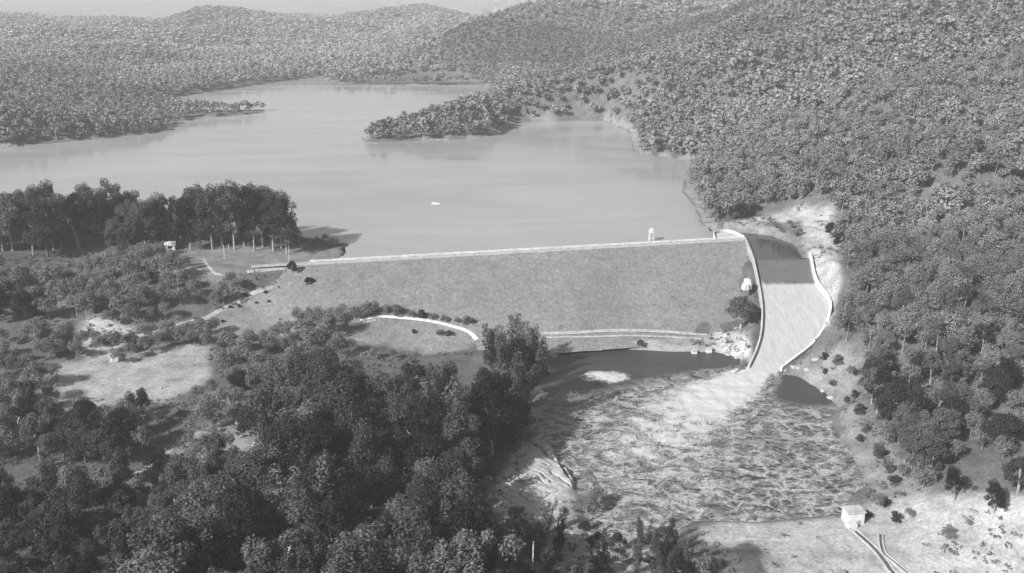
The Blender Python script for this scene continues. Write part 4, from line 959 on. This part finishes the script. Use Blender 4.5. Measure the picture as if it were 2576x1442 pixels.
# pale boulders
def boulder(q, sz, lb, z=None, group=None, nm='boulder'):
    g_ = np.array(P(q[0], q[1], z)) if z is not None else G(q); rs_ = np.random.default_rng(int(q[0]*7+q[1])); import bmesh
    bm = bmesh.new(); bmesh.ops.create_icosphere(bm, subdivisions=2, radius=1.0)
    for v in bm.verts:
        f = 1 + 0.55*(float(vnoise(v.co.x*2.2+q[0], v.co.y*2.2+v.co.z*2.6, 1.0, 2))-0.5)*2; v.co = Vector((v.co.x*sz[0]*f, v.co.y*sz[1]*f, v.co.z*sz[2]*f))
    me_ = bpy.data.meshes.new(nm); bm.to_mesh(me_); bm.free(); me_.materials.append(M['rock'])
    ob = link(nm, me_, None, tuple(g_), rs_.uniform(0,3), label=lb, category='rock'); 
    if group: ob['group'] = group
boulder((600,1072), (2.4,1.5,1.3), 'large pale boulder on the edge of the left clearing')
boulder((640,1118), (1.2,1.2,1.6), 'upright pale boulder right of the left clearing')
boulder((478,1198), (1.3,0.9,0.8), 'white boulder below the two pale tracks at the left')
boulder((398,1198), (1.5,1.4,1.0), 'pale boulder where the left tracks meet')
boulder((345,770), (1.6,1.2,1.0), 'white boulder in the scrub at the far left')
boulder((292,905), (2.6,2.4,2.2), 'bright rock at the bottom of the pale slope, far left')
rs = np.random.default_rng(31)
for i in range(16):
    t_ = i/15; q = (1808+rs.uniform(0,50)+t_*28, 832+t_*82+rs.uniform(-6,6)); s_ = rs.uniform(0.7, 1.5)
    boulder(q, (s_*1.4, s_, s_*0.7), '%s rock down the pale rubble pile at the foot of the spillway wall' % ORD[i], group='rubble at the foot of the spillway wall')
for i, (q, s_) in enumerate((((1975,935),1.8),((2000,925),1.4),((2055,905),1.5),((2030,930),1.2),((2070,985),1.2),((1985,920),1.2),((2090,1002),1.3))):
    boulder(q, (s_*1.5, s_, s_*0.7), '%s pale rock from the chute end along the right pool shore' % ORD[i], group='rocks along the right pool shore')
for i, q in enumerate([(1500,1355),(1530,1340),(1475,1370),(1555,1375),(1520,1390),(1600,1375),(1450,1345),(1850,1306),(1480,1400),(1640,1350)]):
    boulder(q, (1.3+0.12*(i%4),1.1,0.8), '%s pale rock among the bushes at the near pool edge' % ORD[i], group='rocks at the near pool edge')
# layered rock ledge on the near left shore of the pool
rk = gpoly([(1235,1262),(1290,1190),(1315,1120),(1345,1105),(1380,1135),(1412,1172),(1442,1215),(1440,1232),(1380,1240),(1345,1262),(1330,1290),(1240,1290)])
rx, ry = np.array(rk)[:,0], np.array(rk)[:,1]; RX, RY = np.meshgrid(np.arange(rx.min()-1, rx.max()+1, 0.3), np.arange(ry.min()-1, ry.max()+1, 0.3))
dk = sdf(RX, RY, rk).reshape(RX.shape) + (fbm(RX, RY, 5, 91, 3)-0.5)*3
rz = -25.6 + 1.5*sst(-0.6, 1.2, dk) + 0.10*np.clip(dk, 0, 9) + (fbm(RX, RY, 6, 92, 4)-0.5)*1.6 + (fbm(RX*0.6+RY*0.8, RY*0.3-RX*0.2, 1.8, 93, 3)-0.5)*0.7
rz = np.maximum(rz, bil(RX, RY)+0.25+(fbm(RX, RY, 2.4, 93, 4)-0.5)*0.8)
wx_, wy_ = RX+(fbm(RX, RY, 3, 95, 3)-0.5)*2.2, RY+(fbm(RX, RY, 3, 96, 3)-0.5)*2.2
for ck, wd_ in (([(1225,1235),(1285,1268),(1316,1285)],0.75),([(1258,1208),(1296,1234),(1342,1277)],0.9),([(1306,1196),(1319,1222),(1334,1232)],0.7),([(1330,1152),(1376,1170)],0.6),([(1385,1188),(1408,1199),(1432,1219)],0.8),
              ([(1318,1100),(1356,1124),(1376,1150),(1404,1158),(1436,1200)],1.1),([(1300,1170),(1350,1188),(1390,1215)],0.35),([(1345,1195),(1380,1225)],0.3)):
    cw_ = [tuple(P(a, b, -24)[:2]) for a, b in ck]; dcr, _a = pline(wx_, wy_, cw_); rz = rz - 2.2*sst(wd_, wd_*0.3, dcr)
rz = np.where(dk < -0.4, bil(RX, RY)-0.8, rz)
kp = dk > -0.8; ii = np.arange(RX.size).reshape(RX.shape); kc = kp[:-1,:-1] & kp[1:,1:] & kp[:-1,1:] & kp[1:,:-1]
Fp = np.stack([ii[:-1,:-1], ii[:-1,1:], ii[1:,1:], ii[1:,:-1]], -1)[kc]; used = np.unique(Fp); rem = -np.ones(RX.size, int); rem[used] = np.arange(len(used))
link('rock_ledge', mesh('rock_ledge', np.stack([RX, RY, rz], -1).reshape(-1,3)[used], rem[Fp], M['rock']), label='pale layered rock ledge stepping down between the dark wood and the foaming pool', category='rock ledge')
# ---------------------------------------------------------------- haze
hb = MB(); hb.box((0, 2700, 340), (19500, 14200, 860)); me = mesh('haze', hb.V, hb.F, [])
hm = bpy.data.materials.new('haze_air'); hm.use_nodes = True; nt = hm.node_tree; nt.nodes.clear()
o = nt.nodes.new('ShaderNodeOutputMaterial'); pv = nt.nodes.new('ShaderNodeVolumePrincipled')
pv.inputs['Color'].default_value = (1,1,1,1); pv.inputs['Density'].default_value = HAZE_DENSITY; pv.inputs['Anisotropy'].default_value = 0.0
nt.links.new(pv.outputs[0], o.inputs['Volume']); me.materials.append(hm); link('haze', me, kind='stuff')
